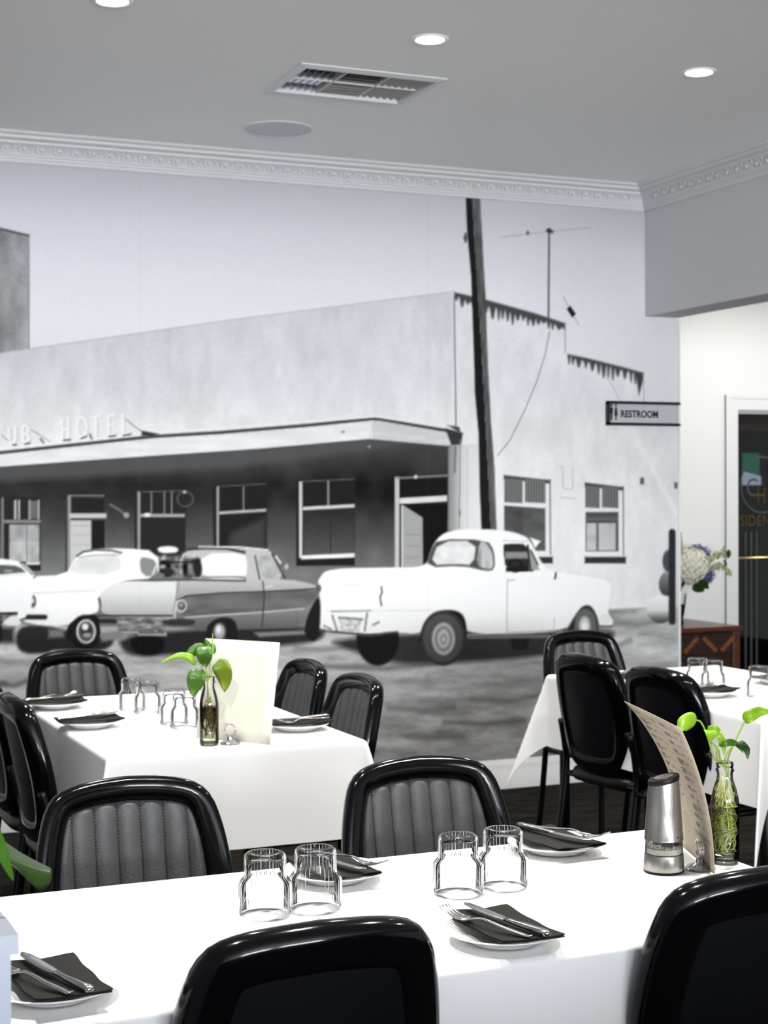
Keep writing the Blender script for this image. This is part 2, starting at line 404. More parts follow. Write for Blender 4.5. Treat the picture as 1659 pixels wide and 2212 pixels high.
    # side wall windows
    def sash(x0, x1, y0, dy, ys):
        yr, yl, yb, ysl = ys
        p.poly([(x0-1, y0-2), (x1+10, y0+dy), (x1+12, yb+14), (x0-1, yb+14)], .9, 2)
        p.poly([(x0-1, y0-2), (x1+11, y0+dy+1), (x1+11, y0+dy+9), (x0-1, y0+7)], .3)
        mid = (x0+x1)/2-2
        for a, b in ((x0, mid-2.5), (mid+2.5, x1)):
            p.poly([(a, y0+6), (b, y0+8), (b, yr+2), (a, yr)], lambda x, y: .42+.09*np.sin(x*1.05), 1.4)
        p.line([(x1+10, y0+dy), (x1+11, yb+8)], 2.6, .4)
        p.rect(x0-1, ysl, x1+16, ysl+14, .2, 2.2)
    sash(1089, 1178, 1028, 8, (1085, 1094, 1190, 1203))
    p.poly([(1089, 1092), (1178, 1098), (1178, 1190), (1089, 1190)], lambda x, y: .3+.08*N(20, 9, 41, x, y)+.04*(x > 1130), 1.5)
    sash(1264, 1336, 1044, 7, (1096, 1106, 1191, 1203))
    p.rect(1265, 1106, 1336, 1191, .32); p.rect(1267, 1130, 1330, 1189, lambda x, y: .74+.1*N(20, 14, 43, x, y)); p.rect(1288, 1128, 1293, 1190, .38)
    p.rect(1265, 1118, 1334, 1124, .4)
    p.line([(1211, 1007), (1216, 1009), (1216, 1055), (1237, 1057), (1237, 1010)], 1.6, .72); p.line([(1212, 1074), (1242, 1077)], 1.8, .72)
    p.rect(1383, 1032, 1391, 1046, .33, 2); p.rect(1457, 1042, 1463, 1055, .3, 2)
    # utility pole
    p.poly([(1006, 425), (1037, 425), (1042, 520), (1049, 640), (1054, 790), (1060, 900), (1068, 1010), (1073, 1146), (1040, 1146), (1036, 1050), (1034, 940), (1026, 850), (1024, 780), (1018, 600), (1009, 500)],
           lambda x, y: np.where(x-np.interp(y, [430, 640, 780, 1000, 1146], [1019, 1032, 1041, 1053, 1060]) < 0, .12, .36+.16*N(4, 26, 51, x, y)), 1.6)
    p.line([(1006, 505), (1006, 522)], 5, .33, 2); p.oval(1005, 514, 4, 5, .3)
    # ground
    p.poly([(-1300, 1390), (0, 1348), (640, 1362), (1320, 1316), (1400, 1312), (1500, 1308), (1500, 1900), (-1300, 2100)],
           lambda x, y: np.interp(y, [1310, 1420, 1500, 1650], [.66, .72, .69, .62])+.2*N(120, 22, 61, x, y)+.13*N(40, 10, 63, x, y)+.07*N(14, 5, 65, x, y)+.03*N(5, 3, 67, x, y)
           - .05*np.clip((x-700)/300, 0, 1)*(y > 1430)+.07*np.clip((250-x)/250, 0, 1)+.06*np.clip((x-1250)/200, 0, 1), 2.5)
    for a, b, c, d, v in ((0, 1477, 60, 1470, .33), (-200, 1490, 10, 1476, .4), (700, 1440, 960, 1433, .36), (840, 1530, 980, 1528, .4), (960, 1560, 1130, 1556, .36), (880, 1590, 1000, 1592, .4), (1020, 1510, 1180, 1500, .38), (640, 1400, 760, 1396, .45), (1330, 1345, 1420, 1343, .45), (1300, 1392, 1360, 1385, .45)):
        p.line([(a, b), ((a+c)/2, b+4), (c, d)], 9, v, 6, .75)
    # balls and post by the wall
    p.oval(1444, 1212, 13, 24, .3, 2); p.oval(1440, 1262, 17, 26, ramp((1240, .52), (1285, .25)), 2)
    p.oval(1427, 1316, 30, 30, ramp((1290, .93), (1318, .85), (1335, .45), (1345, .25)), 2.2)
    p.line([(1452, 1150), (1452, 1342)], 15, .18, 2)
    # ---- white utility at the end of the row ----
    W = .95
    p.poly([(700, 1378), (1320, 1350), (1330, 1385), (1240, 1412), (1000, 1432), (860, 1436), (740, 1400)], .14, 7, .9, 3)
    p.oval(816, 1380, 46, 58, .1, 2.5)
    p.poly([(1100, 1375), (1146, 1375), (1138, 1403), (1108, 1405)], .13, 2.5)
    p.poly([(708, 1228), (845, 1226), (921, 1225), (930, 1190), (943, 1164), (965, 1148), (1004, 1143), (1085, 1144), (1129, 1155), (1146, 1167), (1176, 1229), (1204, 1236), (1305, 1251), (1321, 1262), (1319, 1285), (1311, 1322), (1326, 1342), (1320, 1353), (1295, 1353), (1289, 1330), (1276, 1306), (1255, 1308), (1236, 1336), (1220, 1365), (1010, 1373), (1005, 1340), (994, 1322), (960, 1318), (935, 1330), (908, 1372), (856, 1363), (795, 1371), (697, 1360), (674, 1350), (690, 1334), (692, 1294), (686, 1262), (690, 1248)],
           lambda x, y: W-.05*np.clip((y-1290)/80, 0, 1)+0*x, 2, cut=2)
    p.poly([(921, 1226), (930, 1190), (946, 1164), (1052, 1166), (1068, 1190), (1069, 1231), (1050, 1234), (1000, 1222)], .3, 2, cut=1)
    p.poly([(929, 1221), (948, 1169), (1029, 1168), (1023, 1221), (986, 1218)], lambda x, y: .86+.1*N(16, 12, 71, x, y), 2, cut=1)
    p.poly([(1036, 1168), (1050, 1172), (1064, 1193), (1066, 1227), (1054, 1230), (1028, 1222)], lambda x, y: .68+.3*N(9, 30, 73, x, y), 2, cut=1)
    p.poly([(1086, 1180), (1092, 1174), (1142, 1175), (1171, 1234), (1093, 1235)], .17, 1.6, cut=1)
    p.poly([(1091, 1192), (1138, 1192), (1143, 1206), (1091, 1207)], .55, 2.5); p.poly([(1142, 1182), (1166, 1231), (1143, 1231)], .6, 1.8)
    p.line([(1140, 1178), (1146, 1232)], 4, .2); p.oval(1113, 1222, 14, 13, .1, 1.5, 1, 4)
    p.poly([(1093, 1225), (1140, 1222), (1140, 1235), (1093, 1235)], .12)
    p.poly([(1145, 1161), (1168, 1169), (1156, 1184)], .95); p.line([(1086, 1168), (1140, 1170)], 1.6, .7)
    p.line([(1096, 1250), (1095, 1330), (1096, 1366)], 1.6, .62); p.line([(1198, 1335), (1196, 1365)], 1.4, .7); p.line([(1096, 1366), (1196, 1361)], 1.4, .7)
    p.line([(1201, 1238), (1199, 1250)], 4.5, .3); p.line([(1098, 1254), (1112, 1253)], 3, .75)
    p.line([(824, 1268), (825, 1280), (821, 1290), (824, 1308)], 3.4, .3)
    p.line([(735, 1264), (785, 1264)], 1.4, .8); p.line([(705, 1319), (935, 1319)], 1.2, .8)
    p.line([(716, 1321), (800, 1319)], 3, .55); p.poly([(730, 1333), (782, 1335), (776, 1364), (736, 1362)], lambda x, y: .76+.3*N(6, 6, 77, x, y), 1.5)
    for a, b in (((733, 1334), (783, 1338)), ((718, 1330), (728, 1362)), ((793, 1325), (788, 1362)), ((700, 1352), (716, 1360)), ((806, 1350), (818, 1344)), ((722, 1364), (780, 1369))): p.line([a, b], 4, .35, 2, .8)
    p.line([(690, 1362), (800, 1373), (858, 1365)], 4, .3, 2)
    p.poly([(907, 1375), (935, 1330), (960, 1316), (994, 1320), (1007, 1340), (1010, 1390), (900, 1390)], .11, 2, cut=2)
    p.oval(957, 1378, 46, 56, .3, 2); p.oval(957, 1378, 46, 56, .2, 2, 1, 6); p.oval(958, 1380, 25, 35, .68, 2); p.oval(958, 1380, 19, 28, .5, 2); p.oval(958, 1380, 13, 20, .72, 2)
    p.oval(958, 1381, 7, 11, .5, 2); p.oval(958, 1381, 4, 6, .75, 2)
    p.line([(1012, 1376), (1185, 1374)], 8, .42, 2); p.line([(1010, 1371), (1215, 1364)], 2, .7)
    p.poly([(1222, 1366), (1240, 1335), (1256, 1309), (1276, 1306), (1290, 1330), (1294, 1352), (1288, 1380), (1235, 1382)], .16, 2, cut=2)
    p.oval(1265, 1352, 24, 38, .38, 2); p.oval(1263, 1352, 12, 20, .75, 2.5); p.oval(1263, 1353, 6, 10, .9, 2)
    p.line([(1296, 1353), (1322, 1353)], 4, .35, 2); p.poly([(1294, 1328), (1310, 1325), (1325, 1342), (1298, 1349)], .88, 2, cut=2)
    # ---- two-tone utility with a load ----
    p.poly([(250, 1366), (700, 1350), (700, 1384), (600, 1396), (470, 1404), (360, 1416), (270, 1418)], .12, 6, .93, 2)
    p.poly([(548, 1366), (655, 1362), (662, 1370), (560, 1376)], .5, 3)
    p.poly([(390, 1196), (405, 1186), (472, 1181), (560, 1185), (580, 1188), (590, 1197), (618, 1250), (560, 1258), (532, 1258), (400, 1256)], .72, 2, cut=1)
    p.poly([(432, 1196), (529, 1194), (534, 1220), (531, 1250), (432, 1250)], lambda x, y: .92+.04*N(12, 12, 81, x, y), 2.2, cut=1)
    p.line([(391, 1195), (405, 1187), (440, 1184), (490, 1185), (528, 1193)], 6, .22, 1.8); p.line([(430, 1181), (520, 1182), (578, 1188)], 3, .88)
    p.poly([(554, 1202), (587, 1199), (613, 1250), (568, 1254)], lambda x, y: .64+.16*N(10, 14, 83, x, y), 1.8, cut=1); p.line([(551, 1201), (562, 1256)], 3.2, .22)
    p.line([(588, 1197), (616, 1250)], 4.5, .25); p.line([(596, 1202), (606, 1216)], 4, .85); p.oval(619, 1224, 4, 6, .7)
    p.poly([(245, 1254), (385, 1254), (532, 1254), (618, 1250), (680, 1262), (692, 1272), (680, 1296), (655, 1356), (560, 1358), (500, 1360), (440, 1366), (380, 1345), (225, 1332), (212, 1300), (206, 1284)],
           lambda x, y: np.where(x < 380, np.interp(y, [1254, 1275, 1330], [.86, .86, .68]), np.interp(y, [1254, 1285, 1330, 1358], [.72, .62, .45, .36])), 2, cut=1)
    p.line([(245, 1252), (330, 1254), (400, 1252), (530, 1255)], 4, .28, 1.6); p.line([(387, 1256), (380, 1290), (374, 1322)], 2, .5)
    p.poly([(384, 1297), (404, 1287), (480, 1282), (567, 1279), (682, 1273), (690, 1285), (660, 1318), (560, 1322), (404, 1333), (392, 1330)],
           lambda x, y: np.interp(y, [1280, 1300, 1325], [.36, .42, .36])+.07*N(40, 10, 85, x, y), 2, cut=1)
    p.line([(384, 1296), (404, 1287), (480, 1281), (567, 1278), (684, 1272)], 3.4, .22); p.line([(400, 1334), (480, 1328), (560, 1323), (656, 1315)], 3.5, .72, 1.5)
    p.line([(568, 1256), (571, 1290), (566, 1352)], 2.6, .2); p.line([(640, 1318), (641, 1350)], 1.2, .35)
    p.line([(573, 1269), (588, 1266)], 3, .8)
    p.oval(391, 1309, 13, 14, .78, 1.8); p.oval(392, 1309, 9, 10, .36, 1.8); p.oval(391, 1307, 4, 4, .6, 2)
    p.oval(209, 1303, 9, 16, .2, 2); p.oval(209, 1307, 5, 7, .5, 2); p.line([(205, 1285), (218, 1310)], 3, .3)
    p.oval(688, 1271, 6, 9, .35, 2); p.poly([(680, 1294), (694, 1290), (690, 1384), (664, 1386), (656, 1352)], .12, 2.2, cut=2)
    p.poly([(444, 1366), (452, 1344), (478, 1332), (505, 1336), (514, 1358), (512, 1400), (448, 1400)], .12, 2, cut=2)
    p.oval(474, 1365, 15, 20, .3, 2); p.oval(474, 1364, 11, 16, .66, 2.2); p.oval(472, 1360, 5, 8, .9, 2)
    p.line([(212, 1330), (372, 1330)], 4, .2, 2); p.line([(205, 1341), (248, 1342)], 10, .17, 2)
    p.poly([(253, 1334), (358, 1334), (360, 1374), (255, 1370)], lambda x, y: .45+.28*N(20, 6, 87, x, y)+.2*N(7, 4, 88, x, y), 2); p.poly([(352, 1337), (422, 1337), (420, 1352), (352, 1352)], .2, 2.4, cut=1)
    p.poly([(277, 1372), (358, 1374), (352, 1416), (290, 1416)], .08, 3, cut=2); p.line([(256, 1366), (298, 1366)], 4, .7, 2)
    p.line([(300, 1371), (358, 1371)], 4, .65, 2)
    # its load: tied bundles
    p.poly([(338, 1182), (372, 1179), (387, 1186), (380, 1195), (345, 1195)], .9, 2, cut=1)
    p.poly([(344, 1200), (382, 1193), (386, 1245), (345, 1248)], lambda x, y: .3+.9*N(11, 9, 91, x, y), 2.2, cut=1)
    p.poly([(386, 1200), (432, 1198), (437, 1235), (432, 1248), (388, 1248)], lambda x, y: .38+.9*N(10, 12, 93, x, y), 2.2, cut=1)
    p.oval(427, 1228, 9, 18, .14, 2.5); p.line([(345, 1216), (390, 1214), (430, 1214)], 3.4, .13); p.oval(365, 1236, 14, 9, .17, 3)
    p.line([(436, 1247), (520, 1246), (530, 1250)], 3, .4)
    # ---- white sedan ----
    p.poly([(34, 1352), (105, 1350), (200, 1380), (250, 1372), (240, 1400), (200, 1408), (120, 1402), (100, 1412), (36, 1412)], .13, 4, .95, 2)
    p.poly([(105, 1360), (138, 1360), (138, 1376), (105, 1378)], .45, 4); p.poly([(215, 1366), (262, 1362), (272, 1380), (220, 1386)], .5, 4)
    p.poly([(60, 1245), (142, 1242), (158, 1212), (170, 1198), (202, 1186), (263, 1184), (341, 1190), (344, 1248), (250, 1256), (210, 1285), (216, 1318), (202, 1326), (168, 1335), (142, 1354), (60, 1348), (40, 1330)],
           lambda x, y: .95-.04*np.clip((y-1300)/50, 0, 1)+0*x, 2, cut=1)
    p.poly([(146, 1241), (158, 1215), (171, 1203), (202, 1197), (262, 1196), (259, 1241)], lambda x, y: .84+.08*N(20, 20, 95, x, y), 2, cut=1)
    p.line([(166, 1201), (180, 1192), (205, 1188), (240, 1189), (262, 1194)], 4.5, .35, 1.8); p.line([(171, 1204), (200, 1199), (258, 1198)], 2, .6)
    p.poly([(300, 1204), (320, 1204), (338, 1212), (342, 1243), (306, 1246)], .52, 2, cut=1); p.line([(330, 1240), (341, 1215)], 4, .85, 2)
    p.line([(62, 1281), (205, 1276)], 2, .74); p.line([(40, 1262), (205, 1256)], 1, .85)
    p.oval(71, 1299, 7, 13, .2, 2); p.oval(71, 1298, 3.5, 6, .8, 1.5)
    p.line([(45, 1333), (97, 1333)], 11, .15, 2); p.poly([(142, 1354), (168, 1335), (203, 1325), (215, 1336), (215, 1385), (145, 1392)], .1, 2.2, cut=2)
    p.oval(184, 1366, 33, 38, .1, 2); p.oval(186, 1364, 21, 26, .86, 1.8); p.oval(186, 1364, 17, 22, .3, 1.8); p.oval(186, 1361, 12, 14, .2, 2)
    p.oval(184, 1354, 7, 7, .9, 2); p.oval(188, 1372, 9, 5, .6, 2)
    # ---- car beyond ----
    for x0, x1 in ((-330, -225), (-620, -510), (-900, -780)):       # more of the porch
        p.rect(x0, 1085-.09*x0*.3, x1, 1240, .15, 2); p.rect(x0+6, 1090-.09*x0*.3, x0+13, 1235, .55); p.rect(x0+13, 1145, x1, 1152, .6); p.line([((x0+x1)/2, 1095), ((x0+x1)/2, 1145)], 3, .5)
    for cx in (-240, -30): p.oval(cx, 1366, 36, 38, .1, 2.5); p.oval(cx, 1366, 20, 23, .7, 2); p.oval(cx, 1366, 13, 16, .35, 2)
    p.poly([(-345, 1322), (-350, 1290), (-330, 1262), (-235, 1248), (-205, 1216), (-170, 1204), (-60, 1202), (0, 1207), (25, 1209), (46, 1214), (64, 1228), (75, 1243), (66, 1330), (20, 1346), (-60, 1348), (-200, 1350), (-330, 1348)], .93, 2, 1, 1)
    p.poly([(-180, 1222), (0, 1220), (42, 1222), (60, 1241), (-180, 1241)], .35, 2, cut=1); p.line([(44, 1216), (70, 1241)], 3, .4)
    p.rect(10, 1231, 26, 1236, .6, 2); p.line([(0, 1243), (75, 1243)], 2, .85)
    p.poly([(-120, 1322), (37, 1323), (34, 1347), (-120, 1347)], lambda x, y: .4+.5*N(9, 6, 97, x, y), 2); p.line([(-120, 1325), (36, 1325)], 5, .15, 2); p.poly([(22, 1330), (36, 1330), (50, 1352), (0, 1350)], .88, 2, cut=1)
    p.poly([(-360, 1352), (30, 1356), (30, 1388), (-340, 1396)], .13, 6, .9)
    for cx in (-240,): p.oval(cx, 1366, 34, 37, .1, 2.5); p.oval(cx, 1366, 19, 22, .75, 2); p.oval(cx, 1366, 13, 15, .3, 2)
    # ---- raised letters on the awning ----
    def glyph(segs):
        for sg in segs: p.line([(x+4, y+1.5) for x, y in sg], 3, .66, 2.2, .5)
        for sg in segs: p.line(sg, 5.4, .945, 1.8)
    glyph([[(19, 924), (19, 950), (23, 958), (29, 957), (33, 948), (33, 922)]])
    glyph([[(49, 920), (49, 955), (58, 954), (63, 946), (58, 938), (50, 938)], [(50, 920), (57, 919), (61, 926), (58, 936)]])
    glyph([[(134, 908), (134, 949)], [(147, 906), (147, 947)], [(134, 928), (147, 927)]])
    glyph([[(176, 901), (168, 908), (166, 924), (170, 940), (177, 943), (184, 938), (187, 922), (184, 906), (176, 901)]])
    glyph([[(199, 901), (216, 899)], [(207, 900), (207, 942)]])
    glyph([[(234, 898), (234, 940), (248, 938)], [(234, 898), (247, 897)], [(234, 918), (245, 917)]])
    glyph([[(265, 895), (266, 938), (281, 936)]])
    glyph([[(-46, 930), (-46, 966), (-32, 965)]]); glyph([[(-80, 936), (-92, 938), (-98, 952), (-92, 968), (-78, 966)]])
    for a, b in (((28, 961), (35, 961)), ((55, 959), (64, 957)), ((138, 951), (152, 950)), ((176, 947), (186, 943)), ((236, 943), (249, 941)), ((267, 941), (282, 938)), ((194, 938), (198, 948)), ((88, 948), (94, 956))): p.line([a, b], 4, .32, 1.6, .9)
    p.line([(69, 929), (107, 953)], 1.6, .5); p.line([(272, 906), (292, 922), (312, 937)], 1.8, .45); p.line([(3, 940), (18, 952)], 1.6, .5)
    p.poly([(306, 930), (344, 937), (330, 941), (306, 941)], .22, 1.6)
    # seams of the print
    for x in (303, 925): p.line([(x, 340), (x, 1800)], 1.2, lambda a, b: np.full(a.shape, .55, np.float32), 1.2, .12)
    p.v += .02*N(3, 3, 99)
    return np.clip(p.v, .03, .97)

# ------------------------------------------------------------------ the room
WALL, CEIL, BASE, COR = 6.624, 2.881, .139, .110       # mural wall, ceiling height, baseboard height, cornice size
BX0, BX1, BZ = 4.259, 4.446, 2.255                     # bulkhead over the opening
XL, YN, XR, YF = -3.0, -8.0, 9.2, 8.4                  # left wall, near wall, outer wall of the next room, its far wall

struct(MB().grid(lambda u, v: (XL-.1+(XR-XL+.2)*u, YN-.1+(YF-YN+.2)*v, 0), 4, 4).build('floor', 'carpet'))
VX0, VX1, VY0, VY1 = 1.914, 2.473, 5.131, 5.536        # air vent
b = MB()
hx0, hx1, hy0, hy1 = VX0+.03, VX1-.03, VY0+.03, VY1-.03
for x0, x1, y0, y1 in ((XL, hx0, YN, YF), (hx1, XR, YN, YF), (hx0, hx1, YN, hy0), (hx0, hx1, hy1, YF)):
    b.add([(x0, y0, CEIL), (x1, y0, CEIL), (x1, y1, CEIL), (x0, y1, CEIL)], [(0, 3, 2, 1)])
struct(b.build('ceiling', 'ceiling', sharp=False))
struct(MB().box(((XL+BX1)/2, WALL+.075, CEIL/2), (BX1-XL, .15, CEIL)).build('wall_back', 'white wall'))
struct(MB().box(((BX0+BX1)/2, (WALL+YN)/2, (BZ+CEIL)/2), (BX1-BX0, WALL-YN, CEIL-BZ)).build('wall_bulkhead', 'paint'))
struct(MB().box((XL-.05, (YN+WALL)/2, CEIL/2), (.1, WALL-YN, CEIL)).build('wall_left', 'paint'))
# near wall, with two unseen windows added as a source of fill daylight
b = MB(); wz0, wz1 = .9, 2.2
FILL_WIN = [(-2.6, .2), (.9, 3.7)]
b.box(((XL+XR)/2, YN-.05, wz0/2), (XR-XL, .1, wz0)).box(((XL+XR)/2, YN-.05, (wz1+CEIL)/2), (XR-XL, .1, CEIL-wz1))
e = [XL]+[x for w in FILL_WIN for x in w]+[XR]
for i in range(0, len(e), 2): b.box(((e[i]+e[i+1])/2, YN-.05, (wz0+wz1)/2), (e[i+1]-e[i], .1, wz1-wz0))
struct(b.build('wall_near', 'paint'))
struct(MB().box((.3, -1.3, .485), (6.2, .5, .97)).box((.3, -1.3, .985), (6.26, .56, .03)).build('wall_light_block', 'wood dark'))  # unseen low wall, added to block window light from the near cloth face
for i, (x0, x1) in enumerate(FILL_WIN):
    t = thing('window_%d' % (i+1), ((x0+x1)/2, YN, wz0)); struct(t)
    w, h = x1-x0, wz1-wz0
    f = MB()
    for c, d in (((0, 0, .02), (w, .08, .04)), ((0, 0, h-.02), (w, .08, .04)), ((-w/2+.02, 0, h/2), (.04, .08, h)), ((w/2-.02, 0, h/2), (.04, .08, h)), ((0, 0, h/2), (.04, .06, h))): f.box(c, d)
    f.build('window_frame', 'trim', t)
    ld = bpy.data.lights.new('daylight', 'AREA'); ld.shape = 'RECTANGLE'; ld.size = w; ld.size_y = h; ld.energy = FILL_WINDOW_W; ld.color = (.91, .955, 1)  # fill light of the added window, brightens the mural from the front
    lo = bpy.data.objects.new('daylight', ld); COL.objects.link(lo); lo.parent = t; lo.location = (0, -.06, h/2); lo.rotation_euler = (math.pi/2, 0, 0)
# next room
DX0 = at_y(1592, 1000, YF).x; DZ = at_y(1592, 885, YF).z; DW = .95
b = MB()
b.box(((BX0+DX0)/2, YF+.06, CEIL/2), (DX0-BX0, .12, CEIL)).box(((DX0+DW+XR)/2, YF+.06, CEIL/2), (XR-DX0-DW, .12, CEIL)).box((DX0+DW/2, YF+.06, (DZ+CEIL)/2), (DW, .12, CEIL-DZ))
struct(b.build('wall_far', 'white wall'))
struct(MB().box((XR+.05, (YN+YF)/2, CEIL/2), (.1, YF-YN, CEIL)).build('wall_right', 'white wall'))
struct(MB().box(((BX0+BX1)/2, (WALL+.15+YF)/2, CEIL/2), (BX1-BX0, YF-WALL-.15, CEIL)).build('wall_nib', 'white wall'))

# cornice with its moulded ornament
PROF = [(0, -.004), (.010, -.004), (.014, .004), (.015, .010), (.020, .012), (.021, .020), (.026, .022), (.031, .036), (.042, .052), (.058, .063), (.066, .066), (.066, .076), (.076, .078), (.088, .084), (.090, .094), (.103, .097), (.108, .102), (.110, .1095)]
ZB = CEIL-COR
t = thing('trim_1'); struct(t)
MB().loft([[(XL, WALL-d, ZB+z) for d, z in PROF], [(BX0-d, WALL-d, ZB+z) for d, z in PROF]], False).build('moulding', 'plaster', t, 40)
t2 = thing('trim_2'); struct(t2)
MB().loft([[(BX0-d, WALL-d, ZB+z) for d, z in PROF], [(BX0-d, YN, ZB+z) for d, z in PROF]], False).build('moulding', 'plaster', t2, 40)
def ornament(par, org, ax, out, n):
    b = MB(); ax = Vector(ax); out = Vector(out)
    nrm = (out*.72+Vector((0, 0, -.69))).normalized(); upv = (Vector((0, 0, 1))*.72+out*.69).normalized()
    for i in range(n):
        c = Vector(org)+ax*(.072*i)+out*.040+Vector((0, 0, .044))
        b.tube([c+ax*(.027*math.sin(a))-upv*(.022*math.cos(a)-.006)+nrm*.001 for a in [k*math.pi/5 for k in range(-4, 5)]], .0026, 4)
        b.ball(c+upv*.004-nrm*.004, .0105, 6, 4, (1, 1, 1.1)); b.ball(c+ax*.036-upv*.008-nrm*.002, .0055, 5, 3)
    tag(b.build('ornament_band', 'plaster', par, True), kind='stuff')
ornament(t, (-.2, WALL, ZB), (1, 0, 0), (0, -1, 0), 61)
ornament(t2, (BX0, WALL-.16, ZB), (0, -1, 0), (-1, 0, 0), 40)
# baseboard
PB = [(0, 0), (.016, 0), (.016, .085), (.012, .094), (.013, .104), (.009, .118), (.004, .128), (0, BASE)]
struct(MB().loft([[(XL, WALL-d, z) for d, z in PB], [(BX1, WALL-d, z) for d, z in PB]], False, True, True).build('baseboard_back', 'trim', None, 30))
struct(MB().box((BX1+.006, WALL+.07, CEIL/2-.3), (.012, .16, 2.2)).build('trim_3', 'trim'))

def build_mural():
    """wallpaper print on the back wall: tones stored per point of a fine flat sheet"""
    xs = np.concatenate([np.arange(XL+.02, -.35, .05), np.arange(-.35, .85, .012), np.arange(.85, BX1+.0001, .0050)]); xs[-1] = BX1
    zs = np.linspace(BASE, ZB, 520)
    gx, gz = np.meshgrid(xs, zs)
    P = np.stack([gx.ravel(), np.full(gx.size, WALL-.002), gz.ravel()], 1)
    d = P-np.array([0, 0, EYE]); w = d @ np.array(FW)
    px = 829.5+FPX*(d @ np.array(RT))/w; py = 1106-FPX*(d @ np.array(UP))/w
    g = paint_print(px, py)
    lin = np.where(g <= .04045, g/12.92, ((g+.055)/1.055)**2.4)*PRINT_GAIN
    col = np.ones((len(lin), 4), np.float32)
    k = np.clip((900-py)/500, 0, 1)*np.clip((g-.5)*4, 0, 1)          # the sky prints slightly lavender
    col[:, 0] = lin*(1-.01*k); col[:, 1] = lin*(1-.02*k); col[:, 2] = lin*(1+.045*k)
    nx, nz = len(xs), len(zs)
    i = np.arange(nx*nz).reshape(nz, nx)
    q = np.stack([i[:-1, :-1], i[:-1, 1:], i[1:, 1:], i[1:, :-1]], -1).reshape(-1, 4)
    me = bpy.data.meshes.new('mural')
    me.vertices.add(nx*nz); me.vertices.foreach_set('co', P.astype(np.float32).ravel())
    me.loops.add(q.size); me.loops.foreach_set('vertex_index', q.ravel().astype(np.int32))
    me.polygons.add(len(q)); me.polygons.foreach_set('loop_start', np.arange(0, q.size, 4, dtype=np.int32))
    me.update(calc_edges=True); me.validate()
    ca = me.color_attributes.new('print', 'FLOAT_COLOR', 'POINT'); ca.data.foreach_set('color', col.ravel())
    m = mat('printed wallpaper', (.5, .5, .5), .85, spec=.04)
    a = m.node_tree.nodes.new('ShaderNodeAttribute'); a.attribute_name = 'print'
    m.node_tree.links.new(a.outputs['Color'], m.node_tree.nodes['Principled BSDF'].inputs['Base Color'])
    me.materials.append(m)
    o = bpy.data.objects.new('mural', me); COL.objects.link(o)
    tag(o, 'monochrome photo mural of a country hotel and parked utes covering the wall', 'mural')
PRINT_GAIN = .97
build_mural()

# ------------------------------------------------------------------ ceiling fittings
t = thing('air_vent', ((VX0+VX1)/2, (VY0+VY1)/2, CEIL), label='rectangular louvred air vent set in the grey ceiling', cat='vent')
w, d = VX1-VX0, VY1-VY0
b = MB()
for s in (-1, 1):
    b.loft([[(s*w/2, -d/2, 0), (s*w/2, d/2, 0)], [(s*w/2, -d/2, -.004), (s*w/2, d/2, -.004)], [(s*(w/2-.032), -d/2+.032, -.010), (s*(w/2-.032), d/2-.032, -.010)], [(s*(w/2-.032), -d/2+.032, .03), (s*(w/2-.032), d/2-.032, .03)]], False)
    b.loft([[(-w/2, s*d/2, 0), (w/2, s*d/2, 0)], [(-w/2, s*d/2, -.004), (w/2, s*d/2, -.004)], [(-w/2+.032, s*(d/2-.032), -.010), (w/2-.032, s*(d/2-.032), -.010)], [(-w/2+.032, s*(d/2-.032), .03), (w/2-.032, s*(d/2-.032), .03)]], False)
b.build('frame', 'vent white', t)
iw, idp = w-.064, d-.064
cx = [-iw/2, -iw/6, iw/6, iw/2]
for x in cx[1:3]: MB().box((x, 0, .012), (.005, idp, .026)).build('divider', 'vent white', t)
MB().box((0, 0, .012), (iw, .005, .026)).build('divider', 'vent white', t)
sl_y = MB().box((0, 0, 0), (.026, idp/2-.008, .0016)).build('slat', 'vent slat', t)
sl_x = MB().box((0, 0, 0), (iw/3-.01, .026, .0016)).build('slat', 'vent slat', t)
first = {0: sl_y, 1: sl_x}; used = set()
def slat(k, loc, rot):
    o = first[k] if k not in used else first[k].copy()
    if k in used: COL.objects.link(o); o.parent = t
    used.add(k); o.location = loc; o.rotation_euler = rot
for col, sgn in ((0, 1), (2, -1)):
    for r in (-1, 1):
        for i in range(6): slat(0, (cx[col]+iw/3*(i+.6)/6, r*idp/4, .010), (0, -sgn*math.radians(42), 0))
for r, sgn in ((-1, 1), (1, -1)):
    for i in range(5): slat(1, (0, r*idp/4+(i-2)*idp/10.6, .010), (sgn*math.radians(40), 0, 0))
struct(MB().box(((VX0+VX1)/2, (VY0+VY1)/2, CEIL+.21), (iw+.004, idp+.004, .3)).build('ceiling_cavity', 'duct'))

t = thing('ceiling_speaker', (2.173, 6.095, CEIL), label='round blue-grey ceiling speaker flush with the ceiling near the cornice', cat='speaker')
MB().lathe([(.0, -.006), (.10, -.006), (.128, -.005), (.133, -.003)], 48, cap0=False).build('grille', 'speaker', t, True)
MB().lathe([(.132, 0), (.132, -.006), (.139, -.005), (.141, 0)], 48).build('rim', 'vent white', t, True)

